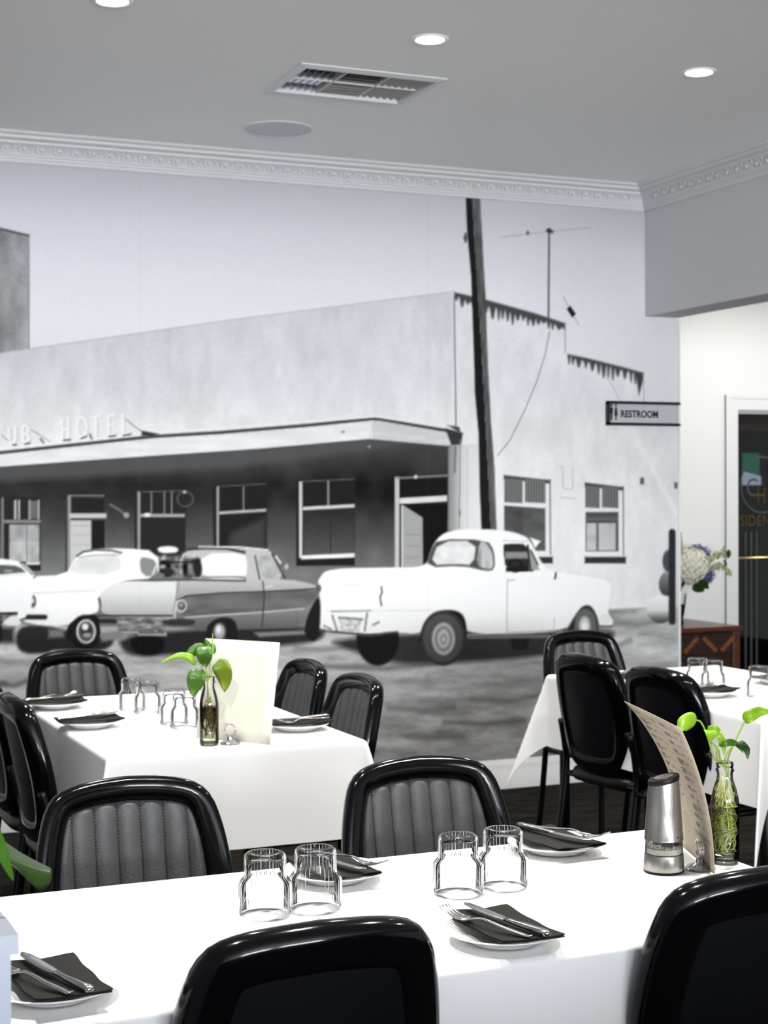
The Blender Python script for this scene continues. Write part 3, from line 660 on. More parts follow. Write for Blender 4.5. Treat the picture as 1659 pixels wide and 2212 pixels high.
def downlight(x, y, label, watts=None, spread=125):
    t = thing('downlight', (x, y, CEIL), label=label, cat='ceiling light', group='recessed ceiling downlights')
    MB().lathe([(.045, .003), (.047, -.004), (.052, -.006), (.060, -.004), (.062, 0)], 32).build('trim_ring', 'trim', t, True)
    MB().lathe([(.0005, -.0015), (.046, -.0015)], 32).build('lens', 'lamp', t)
    ld = bpy.data.lights.new('downlight beam', 'AREA'); ld.shape = 'DISK'; ld.size = .09; ld.energy = watts or LAMP_W; ld.color = (1, .96, .91); ld.spread = math.radians(spread)
    lo = bpy.data.objects.new('downlight_beam', ld); COL.objects.link(lo); lo.parent = t; lo.location = (0, 0, -.008)
LX = [1.152, 2.205, 3.256]
downlight(LX[0], 4.703, 'lit recessed downlight above the table with the blank card')
downlight(LX[1], 4.706, 'lit recessed downlight in front of the air vent')
downlight(LX[2], 4.710, 'lit recessed downlight close to the bulkhead')
for y in (2.55, -2.20, -5.60):  # rows out of view, added to light the room
    for x in (.10, 1.152, 2.205, 3.256): downlight(x, y, 'unseen recessed downlight added to light the dining room')
for x, y in ((5.9, 7.45), (7.3, 7.45), (6.2, 4.6), (7.4, 3.0)): downlight(x, y, 'lit recessed downlight in the room beyond the bulkhead', 10.5 if y > 7 else 7., 168 if y > 7 else 125)

# ------------------------------------------------------------------ restroom sign on the mural
t = thing('restroom_sign', (4.031, WALL-.004, 1.72), label='black framed RESTROOM sign with man and woman symbols on the mural', cat='sign')
SWD, SH = .410, .116
MB().box((SWD/2, -.006, SH/2), (SWD, .006, SH)).build('plate', 'sign plate', t)
for z, nm in ((.006, 'bottom_bar'), (SH-.006, 'top_bar')):
    b = MB(); b.loft([[(x, y, z+dz) for y, dz in ((-.004, -.007), (-.024, -.007), (-.024, .007), (-.004, .007))] for x in (0, SWD)]+[[(SWD+.016, y, z+dz) for y, dz in ((-.012, -.001), (-.016, -.001), (-.016, .001), (-.012, .001))]], True, True, True)
    b.build(nm, 'sign black', t)
MB().box((.007, -.014, SH/2), (.014, .020, SH)).build('end_bar', 'sign black', t)
def flat(b, pts, y): b.add([(x, y, z) for x, z in pts], [tuple(range(len(pts)))])
def person_icon(x, skirt):
    b = MB(); flat(b, [(x+.0062*math.cos(a), .096+.0062*math.sin(a)) for a in [i*math.pi/6 for i in range(12)]], -.0105)
    if skirt: flat(b, [(x-.005, .087), (x+.005, .087), (x+.010, .048), (x+.004, .046), (x+.0035, .024), (x-.0035, .024), (x-.004, .046), (x-.010, .048)], -.0105)
    else: flat(b, [(x-.0085, .087), (x+.0085, .087), (x+.0075, .058), (x+.005, .056), (x+.004, .024), (x-.004, .024), (x-.005, .056), (x-.0075, .058)], -.0105)
    return b.build('person_symbol', 'sign black', t, sharp=False)
person_icon(.029, False); person_icon(.054, True)
text_mesh('RESTROOM', .045, 'lettering', 'sign black', lambda x, y, w: (.080+x*(.215/w), -.0105, .040+y*1.05), t, bold=.0016)

# ------------------------------------------------------------------ door to the next part of the building
t = thing('door_1', (DX0, YF, 0), label='dark glazed door with gold lettering in a white frame'); struct(t)
b = MB(); A = .093
for y0, wd, off in ((-.012, A, 0), (-.016, .022, A-.022)):
    b.box((-off-wd/2, y0/2, (DZ+off+wd)/2), (wd, -y0, DZ+off+wd)).box((DW+off+wd/2, y0/2, (DZ+off+wd)/2), (wd, -y0, DZ+off+wd)).box((DW/2, y0/2, DZ+off+wd/2), (DW+2*off, -y0, wd))
b.build('door_frame', 'trim', t)
MB().box((DW/2, .06, DZ-.012), (DW, .10, .024)).build('door_closer', 'vent white', t)
b = MB(); lz = DZ-.03
b.box((DW/2, .09, lz-.05), (DW, .04, .10)).box((.02, .09, lz/2), (.04, .04, lz)).box((DW-.02, .09, lz/2), (.04, .04, lz)).box((DW/2, .09, .12), (DW, .04, .24))
b.build('door_leaf', 'door wood', t)
MB().box((DW/2, .09, lz/2), (DW-.06, .006, lz-.1)).build('pane', 'door glass', t)
hz = at_y(1600, 1206, YF).z
b = MB(); b.tube([(.015, .03, hz), (DW-.05, .03, hz)], .009, 10)
for x in (.05, DW-.1): b.tube([(x, .03, hz), (x, .09, hz)], .006, 8)
b.build('push_bar', 'brass', t, True)
gy = .085
tz = at_y(1592, 1137, YF).z
text_mesh('RESIDENTS', .09, 'lettering', 'gold print', lambda x, y, w: (-.018+x*1.0, gy, tz+y*1.1), t)
ec = at_y(1664, 1047, YF); ecx, ecz = ec.x-DX0, ec.z
b = MB()
b.loft([[(ecx+r*math.cos(a), gy, ecz+r*1.08*math.sin(a)) for a in [k*math.pi/24 for k in range(48)]] for r in (.163, .173)])
b.build('emblem_ring', 'etched', t, sharp=False)
text_mesh('C', .17, 'lettering', 'etched', lambda x, y, w: (ecx-.13+x*.85, gy, ecz-.075+y), t)
text_mesh('H', .17, 'lettering', 'gold print', lambda x, y, w: (ecx-.045+x*.6, gy, ecz-.12+y*.9), t)
for px in (1628, 1640, 1652):
    x = at_y(px, 1200, YF).x-DX0
    z0 = at_y(px, 1150, YF).z
    MB().box((x, gy+.001, z0/2+.1), (.012, .002, z0-.2)).build('etched_line', 'etched', t)
# porch behind the door: a dim lobby whose far window shows garden and a white sunshade
LB = 2.6
b = MB()
b.box((DX0+1.4, YF+.12+LB, 1.4), (5.0, .1, 2.8)).box((DX0-1.1, YF+.12+LB/2, 1.4), (.1, LB, 2.8)).box((DX0+3.9, YF+.12+LB/2, 1.4), (.1, LB, 2.8)).box((DX0+1.4, YF+.12+LB/2, 2.8), (5.0, LB, .1)).box((DX0+1.4, YF+.12+LB/2, -.05), (5.0, LB, .1))
struct(b.build('wall_lobby', M['door wood']))
gm = mat('garden through lobby window', (.02, .1, .06), .9, emit=((.03, .22, .13), .8))
wm = mat('white sunshade in daylight', (.6, .65, .75), .9, emit=((.60, .68, .85), .8))
yb = YF+LB
p0, p1 = at_y(1603, 978, yb), at_y(1650, 1048, yb)
t = thing('window_3', (p0.x, yb, p1.z), label='small lobby window with greenery and a white sunshade outside'); struct(t)
ww, wh = p1.x-p0.x, p0.z-p1.z
MB().grid(lambda u, v: (ww*u, .06+.01*math.sin(9*u)*math.sin(7*v), wh*v), 8, 8).build('garden_view', gm, t)
MB().add([(0, .04, 0), (ww, .04, 0), (ww, .04, wh*.28), (0, .04, wh*.46)], [(0, 1, 2, 3)]).build('sunshade', wm, t, thick=.004)
b = MB()
for c, dd in (((-.015, .03, wh/2), (.03, .06, wh+.06)), ((ww+.015, .03, wh/2), (.03, .06, wh+.06)), ((ww/2, .03, -.015), (ww, .06, .03)), ((ww/2, .03, wh+.015), (ww, .06, .03))): b.box(c, dd)
b.build('window_frame', 'door wood', t)

# ------------------------------------------------------------------ sideboard and flowers in the next room
CX1, CYF, CH = 5.655, 7.76, .600
t = thing('sideboard', (CX1-1.1, CYF, 0), label='low red brown wooden sideboard with chevron veneer beneath the flower vase', cat='sideboard')
W, D = 1.1, .58
b = MB(); b.box((W/2, D/2, CH-.015), (W+.02, D+.02, .03)); b.build('top', 'wood', t, bevel=.006)
b = MB(); b.box((W/2, D/2, CH/2-.01), (W-.06, D-.03, CH-.05)); b.build('body', 'wood dark', t)
for x in (.035, W-.035): MB().box((x, .012, (CH-.03)/2), (.05, .03, CH-.03)).build('corner_post', 'wood', t, bevel=.004)
for x0, x1 in ((.07, W/2-.01), (W/2+.01, W-.07)):
    dr = MB().box(((x0+x1)/2, .008, .22), (x1-x0, .022, .36)).build('door', 'wood dark', t, bevel=.003)
    xc = x1-.05 if x0 < .3 else x0+.05
    MB().ball((xc, -.012, .30), .013, 10, 8).build('knob', 'rubber', dr, True)
dw = MB().box((W/2, .008, CH-.10), (W-.14, .022, .12)).build('drawer', 'wood dark', t, bevel=.003)
for i in range(8):
    x = .10+i*(W-.2)/7; s = 1 if i % 2 else -1
    MB().box((x, -.005, CH-.10), (.026, .006, .125), rot=Matrix.Rotation(s*math.radians(48), 3, 'Y')).build('veneer_stripe', 'wood light', dw)

vx, vy = 5.36, 8.0
t = thing('flower_vase', (vx, vy, CH), label='cut glass vase holding the bouquet on the sideboard', cat='vase')
MB().lathe([(.001, .003), (.040, .0), (.044, .01), (.040, .03), (.050, .09), (.058, .15), (.062, .19)], 40, wob=lambda a, r, z: .002*math.cos(12*a) if r > .03 else 0).build('glass_body', 'bottle', t, True)
MB().lathe([(.001, .006), (.037, .006), (.045, .09), (.050, .12), (.001, .12)], 24).build('water', 'water', t, True)
rnd = random.Random(5)
t = thing('bouquet', (vx, vy, CH+.01), label='bouquet of white and blue hydrangeas with eucalyptus sprigs in the vase', cat='flowers')
o0 = Vector((vx, vy, CH+.01))
def fpt(px, py, dy=0.): return at_y(px, py, vy+dy)-o0
def hydrangea(c, r, n, m, nm):
    b = MB(); rr = random.Random(n)
    for i in range(n):
        zc = 1-2*(i+.5)/n; a = i*2.39996; q = math.sqrt(1-zc*zc)
        nn = Vector((q*math.cos(a), q*math.sin(a), zc)); p = c+nn*r*rr.uniform(.86, 1.05)
        u = nn.orthogonal().normalized(); w_ = nn.cross(u); s0 = r*.19; a0 = rr.uniform(0, 2)
        for k in range(4):
            an = a0+k*math.pi/2; e1 = u*math.cos(an)+w_*math.sin(an); e2 = nn.cross(e1)
            b.add([p-nn*.004, p+e1*s0*.55+e2*s0*.42+nn*s0*.2, p+e1*s0+nn*s0*.1, p+e1*s0*.55-e2*s0*.42+nn*s0*.2], [(0, 1, 2, 3)])
    o = b.build(nm, m, t, sharp=False); MB().ball(c, r*.82, 14, 10).build('flower_core', m, o, True); return o
hydrangea(fpt(1490, 1222), .112, 170, 'petal white', 'hydrangea_head')
hydrangea(fpt(1508, 1205, .1), .080, 110, 'petal blue', 'hydrangea_head')
hydrangea(fpt(1524, 1243, .06), .055, 70, 'petal blue', 'hydrangea_head')
def leaf_strip(b, mid, width, side, fold=.25, n=8, tip=.9, wave=0.):
    """leaf blade along the midrib points"""
    P = smooth_path(mid, max(2, n//(len(mid)-1))); side = Vector(side).normalized(); L = []
    for i, p in enumerate(P):
        s_ = i/(len(P)-1); wd = width*.5*2.6*(.02+.98*s_)**.5*(1-.998*s_)+.0003
        tt = (P[min(i+1, len(P)-1)]-P[max(i-1, 0)]).normalized(); sd = (side-tt*side.dot(tt)).normalized(); nn = tt.cross(sd)
        wv = wave*math.sin(9*s_)
        L.append([p+sd*(wd*k)+nn*(fold*wd*abs(k)+wv*k*k) for k in (-1, -.55, 0, .55, 1)])
    b.loft(L, False)
for mid, wd, m in (([(1508, 1258), (1520, 1262), (1531, 1272)], .055, 'leaf dark'), ([(1498, 1262), (1508, 1270), (1522, 1276)], .06, 'leaf dark'), ([(1480, 1258), (1474, 1268), (1470, 1280)], .05, 'leaf dark')):
    b = MB(); leaf_strip(b, [fpt(x, y, -.05) for x, y in mid], wd, (.2, -.3, 1)); b.build('leaf', m, t, True, thick=.001)
for pts in ([(1500, 1235), (1530, 1212), (1565, 1188)], [(1500, 1235), (1540, 1205), (1578, 1196)], [(1520, 1235), (1555, 1222), (1577, 1238)], [(1485, 1220), (1472, 1180), (1468, 1158)]):
    q = [fpt(x, y, -.02) for x, y in pts]; MB().tube(smooth_path(q, 5), .0025, 5).build('stem', 'sprig', t, True)
    pp = smooth_path(q, 8)
    for k in range(4, len(pp), 1):
        for s in (-1, 1):
            b = MB(); e = pp[k]+Vector((rnd.uniform(-.02, .02), rnd.uniform(-.02, .02), s*rnd.uniform(.012, .03)))
            leaf_strip(b, [pp[k], (pp[k]+e)/2, e], .018, (1, -.5, 0)); b.build('leaf', 'sprig', t, True, thick=.0006)
for x, y in ((1575, 1193), (1567, 1216), (1573, 1199)):
    b = MB(); c = fpt(x, y, -.03); b.lathe([(.0005, 0), (.014, .002), (.020, .0)], 14); o = b.build('leaf', 'leaf dark', t, True, thick=.001); o.location = c; o.rotation_euler = (1.2, .3, .4)

# ------------------------------------------------------------------ dining chair (faces +y, origin on the floor under the seat)
BW_KEYS = [(0., .105), (.03, .150), (.08, .178), (.16, .190), (.24, .186), (.32, .172), (.36, .158), (.385, .130), (.398, .085)]
BACK_H, TILT, BACK_Y, BACK_Z = .405, math.radians(11), -.170, .465
def outline(n=72):
    """rounded trapezoid of the shell, (x, t) with t up along the back"""
    R = [(0, -.004), (.06, -.003), (.115, .008), (.152, .036), (.174, .080), (.187, .15), (.188, .21), (.181, .27), (.172, .315), (.160, .352), (.140, .378), (.108, .393), (.06, .402), (0, .406)]
    half = smooth_path([(x, t, 0) for x, t in R], 8)
    L = [(p.x, p.y) for p in half]; L = L+[(-x, t) for x, t in L[-2:0:-1]]
    cum = [0]
    for i in range(len(L)): a, b_ = L[i], L[(i+1) % len(L)]; cum.append(cum[-1]+math.hypot(b_[0]-a[0], b_[1]-a[1]))
    out = []
    for k in range(n):
        s = cum[-1]*k/n; i = max(j for j in range(len(L)) if cum[j] <= s); f = (s-cum[i])/(cum[i+1]-cum[i]+1e-12)
        a, b_ = L[i], L[(i+1) % len(L)]; out.append((a[0]+(b_[0]-a[0])*f, a[1]+(b_[1]-a[1])*f))
    return out
OUT = outline()
def inset(d):
    n = len(OUT); res = []
    for i in range(n):
        a, b_ = OUT[i-1], OUT[(i+1) % n]; tx, ty = b_[0]-a[0], b_[1]-a[1]; l = math.hypot(tx, ty)
        res.append((OUT[i][0]-ty/l*d, OUT[i][1]+tx/l*d))
    return res
def back_pt(x, t, y):
    yy = y+.85*x*x-.10*(t-.2)**2
    return (x, BACK_Y+yy*math.cos(TILT)-t*math.sin(TILT), BACK_Z+t*math.cos(TILT)+yy*math.sin(TILT))
def make_chair():
    t = thing('dining_chair')
    sec = [(.060, -.016), (.054, -.0215), (.040, -.023), (.020, -.0225), (.008, -.019), (.0015, -.011), (0, 0), (.0005, .010), (.004, .018), (.010, .0225), (.018, .0235), (.030, .0205), (.042, .014), (.047, .006), (.050, -.004)]
    MB().loft([[back_pt(x, q, y) for x, q in inset(d)] for d, y in sec]).build('back_shell', 'black', t, True)
    pl = inset(.059); c = (0, .2); b = MB()
    b.loft([[back_pt(c[0]+(x-c[0])*f, c[1]+(q-c[1])*f, -.0155-.004*(1-f)) for x, q in pl] for f in (1, .8, .5, .2, .001)]).build('back_panel', 'black back', t, True)
    # upholstered channels
    pe = inset(.0445)
    def trange(x):
        hits = []
        for (ax, at_), (bx_, bt) in zip(pe, pe[1:]+pe[:1]):
            if (ax-x)*(bx_-x) <= 0 and ax != bx_: hits.append(at_+(bt-at_)*(x-ax)/(bx_-ax))
        return (min(hits), max(hits)) if len(hits) > 1 else (.2, .2001)
    def hw(q):
        hits = [ax+(bx_-ax)*(q-at_)/(bt-at_) for (ax, at_), (bx_, bt) in zip(pe, pe[1:]+pe[:1]) if (at_-q)*(bt-q) <= 0 and at_ != bt]
        return max(hits) if hits else 0
    seams = [-.1105, -.0663, -.0221, .0221, .0663, .1105]
    xm = max(x for x, _ in pe)-.0006
    knots = [-xm]+seams+[xm]; xs_ = []
    for i in range(len(knots)-1):
        n = 10 if 0 < i < len(knots)-2 else 7
        for k in range(n):
            f = k/n; f = .5-.5*math.cos(math.pi*f); xs_.append(knots[i]+(knots[i+1]-knots[i])*f)
    xs_.append(xm)
    NT = 40; V = []; F = []
    for x in xs_:
        t0, t1 = trange(x)
        i = max(k for k in range(len(knots)-1) if knots[k] <= x+1e-9); u = (x-knots[i])/(knots[i+1]-knots[i])
        ch = max(0, 1-abs(2*u-1)**2.3)
        for k in range(NT+1):
            f = k/NT; f = .5-.5*math.cos(math.pi*f)*(.9+.1*abs(math.cos(math.pi*f))); q = t0+(t1-t0)*min(1, max(0, f))
            e = min(q-t0, t1-q, max(0, hw(q)-abs(x))*1.2); ef = min(1, max(0, e)/.016); ef = math.sqrt(max(0, 1-(1-ef)**2))
            V.append(back_pt(x, q, .000+ef*(.0055+.0085*ch)))
    nx_ = len(xs_)
    for i in range(nx_-1):
        for k in range(NT): F.append((i*(NT+1)+k, (i+1)*(NT+1)+k, (i+1)*(NT+1)+k+1, i*(NT+1)+k+1))
    pad = MB().add(V, F).build('backrest_pad', 'vinyl', t, True)
    b = MB()
    for s in seams:
        t0, t1 = trange(s); q = t0+.008
        while q < t1-.006:
            p0, p1 = Vector(back_pt(s, q, .0072)), Vector(back_pt(s, q+.0030, .0072)); b.tube([p0, p1], .0012, 4); q += .0062
    tag(b.build('stitching', 'stitch', pad), kind='stuff')
    # seat
    def sp(f, z, cy=.02):
        L = []
        for k in range(40):
            a = 2*math.pi*k/40; c_, s_ = math.cos(a), math.sin(a)
            L.append((.196*f*math.copysign(abs(c_)**.45, c_), cy+.205*f*math.copysign(abs(s_)**.45, s_), z))
        return L
    MB().loft([sp(.90, .415), sp(.97, .420), sp(1., .430), sp(1., .443), sp(.97, .456), sp(.9, .465), sp(.7, .472), sp(.4, .474), sp(.001, .474)], cap0=True).build('seat', 'seat vinyl', t, True)
    # legs and frame
    for s in (-1, 1):
        MB().tube(smooth_path([(s*.182, BACK_Y-.022, .62), (s*.194, BACK_Y+.004, .52), (s*.198, BACK_Y+.010, .44), (s*.200, BACK_Y-.02, .22), (s*.204, BACK_Y-.058, .006)], 5), .0115, 10).build('leg', 'leg', t, True)
        MB().tube(smooth_path([(s*.188, .185, .432), (s*.192, .190, .30), (s*.198, .200, .006)], 4), .0115, 10).build('leg', 'leg', t, True)
        MB().tube([(s*.197, BACK_Y+.01, .428), (s*.190, .185, .428)], .010, 8).build('side_rail', 'leg', t, True)
    MB().tube([(-.197, BACK_Y+.008, .432), (.197, BACK_Y+.008, .432)], .009, 8).build('cross_bar', 'leg', t, True)
    MB().tube([(-.19, .186, .424), (.19, .186, .424)], .009, 8).build('cross_bar', 'leg', t, True)
    return t
chair0 = make_chair(); chair_used = False
def chair(x, y, deg, label, group):
    global chair_used
    o = copy_tree(chair0) if chair_used else chair0
    chair_used = True
    o.location = (x, y, 0); o.rotation_euler = (0, 0, math.radians(deg))
    tag(o, label, 'chair', group)
G1, G2, G3 = 'chairs around the pepper mill table', 'chairs around the table with the blank card', 'chairs around the table by the bulkhead'
chair(.712, 2.092, 0, 'black shell chair with its back turned, standing beside the white planter box', G1)
chair(1.398, 2.095, 0, 'black shell chair with its back turned, standing by the bottle and pepper mill', G1)
chair(.739, 2.705, 180, 'chair with ribbed grey backrest facing out beside the drooping planter leaf', G1)
chair(1.335, 2.685, 180, 'chair with ribbed grey backrest facing out below the dark ute in the mural', G1)
chair(1.205, 5.195, 186, 'chair with ribbed backrest at the mural end of the blank card table', G2)
chair(1.005, 4.325, -90, 'black chair seen from behind beside the plate nearer the card', G2)
chair(1.005, 4.770, -90, 'black chair seen from behind at the far plate of the card table', G2)
chair(1.560, 4.325, 90, 'ribbed chair at the plate on the open side of the blank card', G2)
chair(1.560, 4.770, 90, 'ribbed chair half hidden behind the upright blank card', G2)
chair(3.130, 5.085, 184, 'ribbed chair against the mural at the end of the bulkhead table', G3)
chair(2.915, 4.575, -84, 'black chair seen from behind beside the draped cloth corner', G3)
chair(2.922, 4.140, -84, 'black chair seen from behind above the printed kraft menu', G3)

# ------------------------------------------------------------------ tables and cloths
TZ = .745
def table(x0, x1, y0, y1, label):
    t = thing('dining_table', ((x0+x1)/2, (y0+y1)/2, 0), label=label, cat='table', group='dining tables under white cloths')
    w, d = x1-x0, y1-y0
    MB().box((0, 0, TZ-.0125), (w, d, .025)).build('table_top', 'wood dark', t, bevel=.004)
    for sx in (-1, 1):
        for sy in (-1, 1): MB().tube([(sx*(w/2-.035), sy*(d/2-.035), TZ-.024), (sx*(w/2-.035), sy*(d/2-.035), .004)], .018, 12).build('leg', 'leg', t, True)
def cloth(x0, x1, y0, y1, D, label, seed, fold=.006, flare=.05):
    rnd = random.Random(seed); z = TZ+.004; R = .012
    ph = [rnd.uniform(0, 6.3) for _ in range(8)]
    def axis(a, c):
        h = [0, .003, .006, .010, .014, .019, .03]+[.03+(D-.03)*k/11 for k in range(1, 12)]
        n = max(10, int((c-a)/.03)); m = [a+(c-a)*k/n for k in range(n+1)]
        return [a-q for q in h[:0:-1]]+m+[c+q for q in h[1:]]
    def hang(e):
        if e < R*math.pi/2: return R*math.sin(e/R), R*(1-math.cos(e/R))
        q = e-R*math.pi/2; return R+flare*q, R+q*.998
    def wr(u, v): return .0012*math.sin(7*u+ph[0]+2*math.sin(5*v))*math.sin(6*v+ph[1])+.0006*math.sin(19*u+ph[2])*math.sin(15*v+ph[3])
    XS, YS = axis(x0, x1), axis(y0, y1); V = []
    for v in YS:
        for u in XS:
            ox, sx = (x0-u, -1) if u < x0 else (u-x1, 1) if u > x1 else (0, 0)
            oy, sy = (y0-v, -1) if v < y0 else (v-y1, 1) if v > y1 else (0, 0)
            bx, by = min(max(u, x0), x1), min(max(v, y0), y1)
            if not sx and not sy: V.append((u, v, z+.5*wr(u, v)*(1 if min(u-x0, x1-u, v-y0, y1-v) > .03 else .3))); continue
            r = math.hypot(ox, oy); phi = math.atan2(oy, ox); h, dz = hang(r); e = r/D
            s2 = math.sin(2*phi) if sx and sy else 0
            along = bx*sx*0+(by if sx and not sy else bx)
            fo = fold*min(1, e)*(math.sin(11*along+ph[4]+(2 if sx+sy > 0 else 0))+.6*math.sin(23*along+ph[5])) if not (sx and sy) else fold*min(1, e)*0
            # fade the side folds out at the corners
            if sx and not sy: fo *= min(1, min(by-y0, y1-by)/.12)
            if sy and not sx: fo *= min(1, min(bx-x0, x1-bx)/.12)
            k = .42*r*max(0, s2)**1.1
            px_ = bx+sx*((h+fo)*math.cos(phi)+k*.7071); py_ = by+sy*((h+fo)*math.sin(phi)+k*.7071)
            V.append((px_, py_, z-dz*(1+.20*max(0, s2))))
    n = len(XS); F = [(j*n+i, j*n+i+1, (j+1)*n+i+1, (j+1)*n+i) for j in range(len(YS)-1) for i in range(n-1)]
    o = MB().add(V, F).build('tablecloth', 'cloth', None, True)
    tag(o, label, 'tablecloth', 'white tablecloths')
T1, T2, T3 = (.10, 1.665, 1.950, 2.585), (.925, 1.595, 3.85, 5.03), (2.772, 3.475, 3.70, 4.925)
table(*T1, 'dining table carrying the pepper mill and the kraft menu')
table(*T2, 'dining table carrying the upright blank cream card')
table(*T3, 'dining table nearest the bulkhead opening and the sideboard')
cloth(*T1, .17, 'bright white cloth on the table with the pepper mill', 1, .003, .005)
cloth(*T2, .262, 'white cloth on the table with the blank cream card', 2, .003, .02)
cloth(*T3, .26, 'white cloth with a pointed drooping corner on the table by the bulkhead', 3, .004, .03)
ZT = TZ+.0055

# ------------------------------------------------------------------ place settings
def plate_mesh(): return MB().lathe([(.001, .004), (.046, .004), (.050, .0), (.054, .002), (.060, .006), (.078, .0135), (.0865, .0165), (.088, .0178), (.0865, .0188), (.077, .0155), (.058, .0085), (.05, .007), (.001, .0065)], 56)
def strip(b, pts, widths, th, up=(0, 0, 1)):
    P = [Vector(p) for p in pts]; L = []
    for i, p in enumerate(P):
        tt = (P[min(i+1, len(P)-1)]-P[max(i-1, 0)]).normalized(); sd = tt.cross(Vector(up)).normalized(); nn = sd.cross(tt); w_ = widths[i]/2
        h = th[i]/2 if isinstance(th, (list, tuple)) else th/2
        L.append([p+sd*w_*.75-nn*h, p+sd*w_, p+sd*w_*.75+nn*h, p-sd*w_*.75+nn*h, p-sd*w_, p-sd*w_*.75-nn*h])
    b.loft(L, True, True, True)
proto = {}
def make_setting():
    p = thing('side_plate'); proto['side_plate'] = p
    plate_mesh().build('dish', 'porcelain', p, True)
    # folded napkin: two leaves with soft creases
    rnd = random.Random(3)
    nb = MB(); W_, L_ = .100, .178
    def leafz(u, v, k):
        x, y = (u-.5)*W_, (v-.5)*L_
        return .0205+k*.0022+.004*abs(2*v-1)**2*(1-.4*u)-.0022*math.cos(2.6*x/W_)+.0012*math.sin(9*u+3*k)*math.sin(5*v)
    for k in (0, 1):
        jx = .0015*k; top = lambda u, v: ((u-.5)*W_*(1-.01*k)+jx+.0012*math.sin(14*v+k), (v-.5)*L_*(1-.012*k)+.0012*math.sin(11*u+2*k), leafz(u, v, k)+.0012)
        bot = lambda u, v: ((u-.5)*W_*(1-.01*k)+jx+.0012*math.sin(14*v+k), (v-.5)*L_*(1-.012*k)+.0012*math.sin(11*u+2*k), leafz(u, v, k)-.0004)
        nb.grid(top, 10, 14); nb.grid(bot, 10, 14)
        ring = [(i/10, 0) for i in range(10)]+[(1, j/14) for j in range(14)]+[(1-i/10, 1) for i in range(10)]+[(0, 1-j/14) for j in range(14)]
        nb.loft([[bot(*q) for q in ring], [top(*q) for q in ring]])
    proto['napkin'] = nb.build('napkin', 'napkin', None, 50)
    f = thing('fork'); proto['fork'] = f
    a, e = Vector((-.060, .075, 0)), Vector((-.004, -.088, 0)); d = (a-e).normalized(); sd = Vector((d.y, -d.x, 0)); Ln = (a-e).length
    def fp(s, z, o=0): return e+d*(s*Ln)+sd*o+Vector((0, 0, .0255+z))
    b = MB(); strip(b, smooth_path([fp(0, .0035), fp(.06, .0030), fp(.3, .0055), fp(.52, .0095), fp(.62, .0075), fp(.70, .0035), fp(.75, .0035)], 4), [.011+.004*math.exp(-(i/3)**2) if i < 8 else (.0085-.003*math.sin(min(1, (i-8)/8)*math.pi) if i < 17 else .006+.017*min(1, ((i-17)/5))) for i in range(25)], .0022)
    b.build('handle', 'cutlery', f, True)
    for k in range(4):
        o_ = (k-1.5)*.0062
        b = MB(); strip(b, smooth_path([fp(.735, .0035, o_), fp(.83, .0040, o_), fp(.93, .0085, o_), fp(1., .0145, o_*.96)], 3), [.0038, .0036, .0034, .0032, .003, .0029, .0028, .0026, .0022, .0016], .0018); b.build('tine', 'cutlery', f, True)
    k_ = thing('knife'); proto['knife'] = k_
    a, e = Vector((-.018, .090, 0)), Vector((.020, -.098, 0)); d = (a-e).normalized(); sd = Vector((d.y, -d.x, 0)); Ln = (a-e).length
    b = MB(); strip(b, [fp(s, z) for s, z in ((0, .006), (.02, .0062), (.12, .0062), (.3, .0060), (.44, .0060), (.5, .0060))], [.008, .0125, .014, .011, .009, .011], [.004, .0075, .008, .0065, .005, .003]); b.build('handle', 'cutlery', k_, True)
    b = MB(); strip(b, [fp(s, z) for s, z in ((.49, .0060), (.56, .0062), (.7, .0068), (.85, .0078), (.95, .0088), (1., .0095))], [.011, .0165, .0185, .018, .0145, .004], .0016); b.build('blade', 'cutlery', k_, 40)
make_setting()
set_used = False
def setting(x, y, deg, where, cutlery=True):
    global set_used
    for nm, txt, cat in (('side_plate', 'white side plate under a charcoal napkin %s', 'plate'), ('napkin', 'folded charcoal paper napkin lying on the plate %s', 'napkin'), ('fork', 'steel fork resting on the napkin %s', 'fork'), ('knife', 'steel table knife resting on the napkin %s', 'knife')):
        o = copy_tree(proto[nm]) if set_used else proto[nm]
        o.location = (x, y, ZT); o.rotation_euler = (0, 0, math.radians(deg))
        tag(o, txt % where, cat, nm.replace('_', ' ')+'s laid on the tables')
    set_used = True
setting(1.063, 2.030, 0, 'between the tumblers and the turned chair')
setting(1.416, 2.500, 184, 'close to the pepper mill')
setting(.972, 2.470, 182, 'behind the tumblers beside the planter end')
setting(.415, 2.045, 4, 'beside the white planter box')
setting(.990, 4.365, -86, 'by the card table tumblers')
setting(.985, 4.800, -90, 'at the mural end of the card table')
setting(1.500, 4.075, 88, 'right behind the blank card')
setting(2.930, 4.190, -84, 'below the bulkhead table tumblers')
setting(2.865, 4.600, -88, 'between the bulkhead table chairs')
setting(3.330, 4.360, 90, 'on the sideboard side of the bulkhead table')

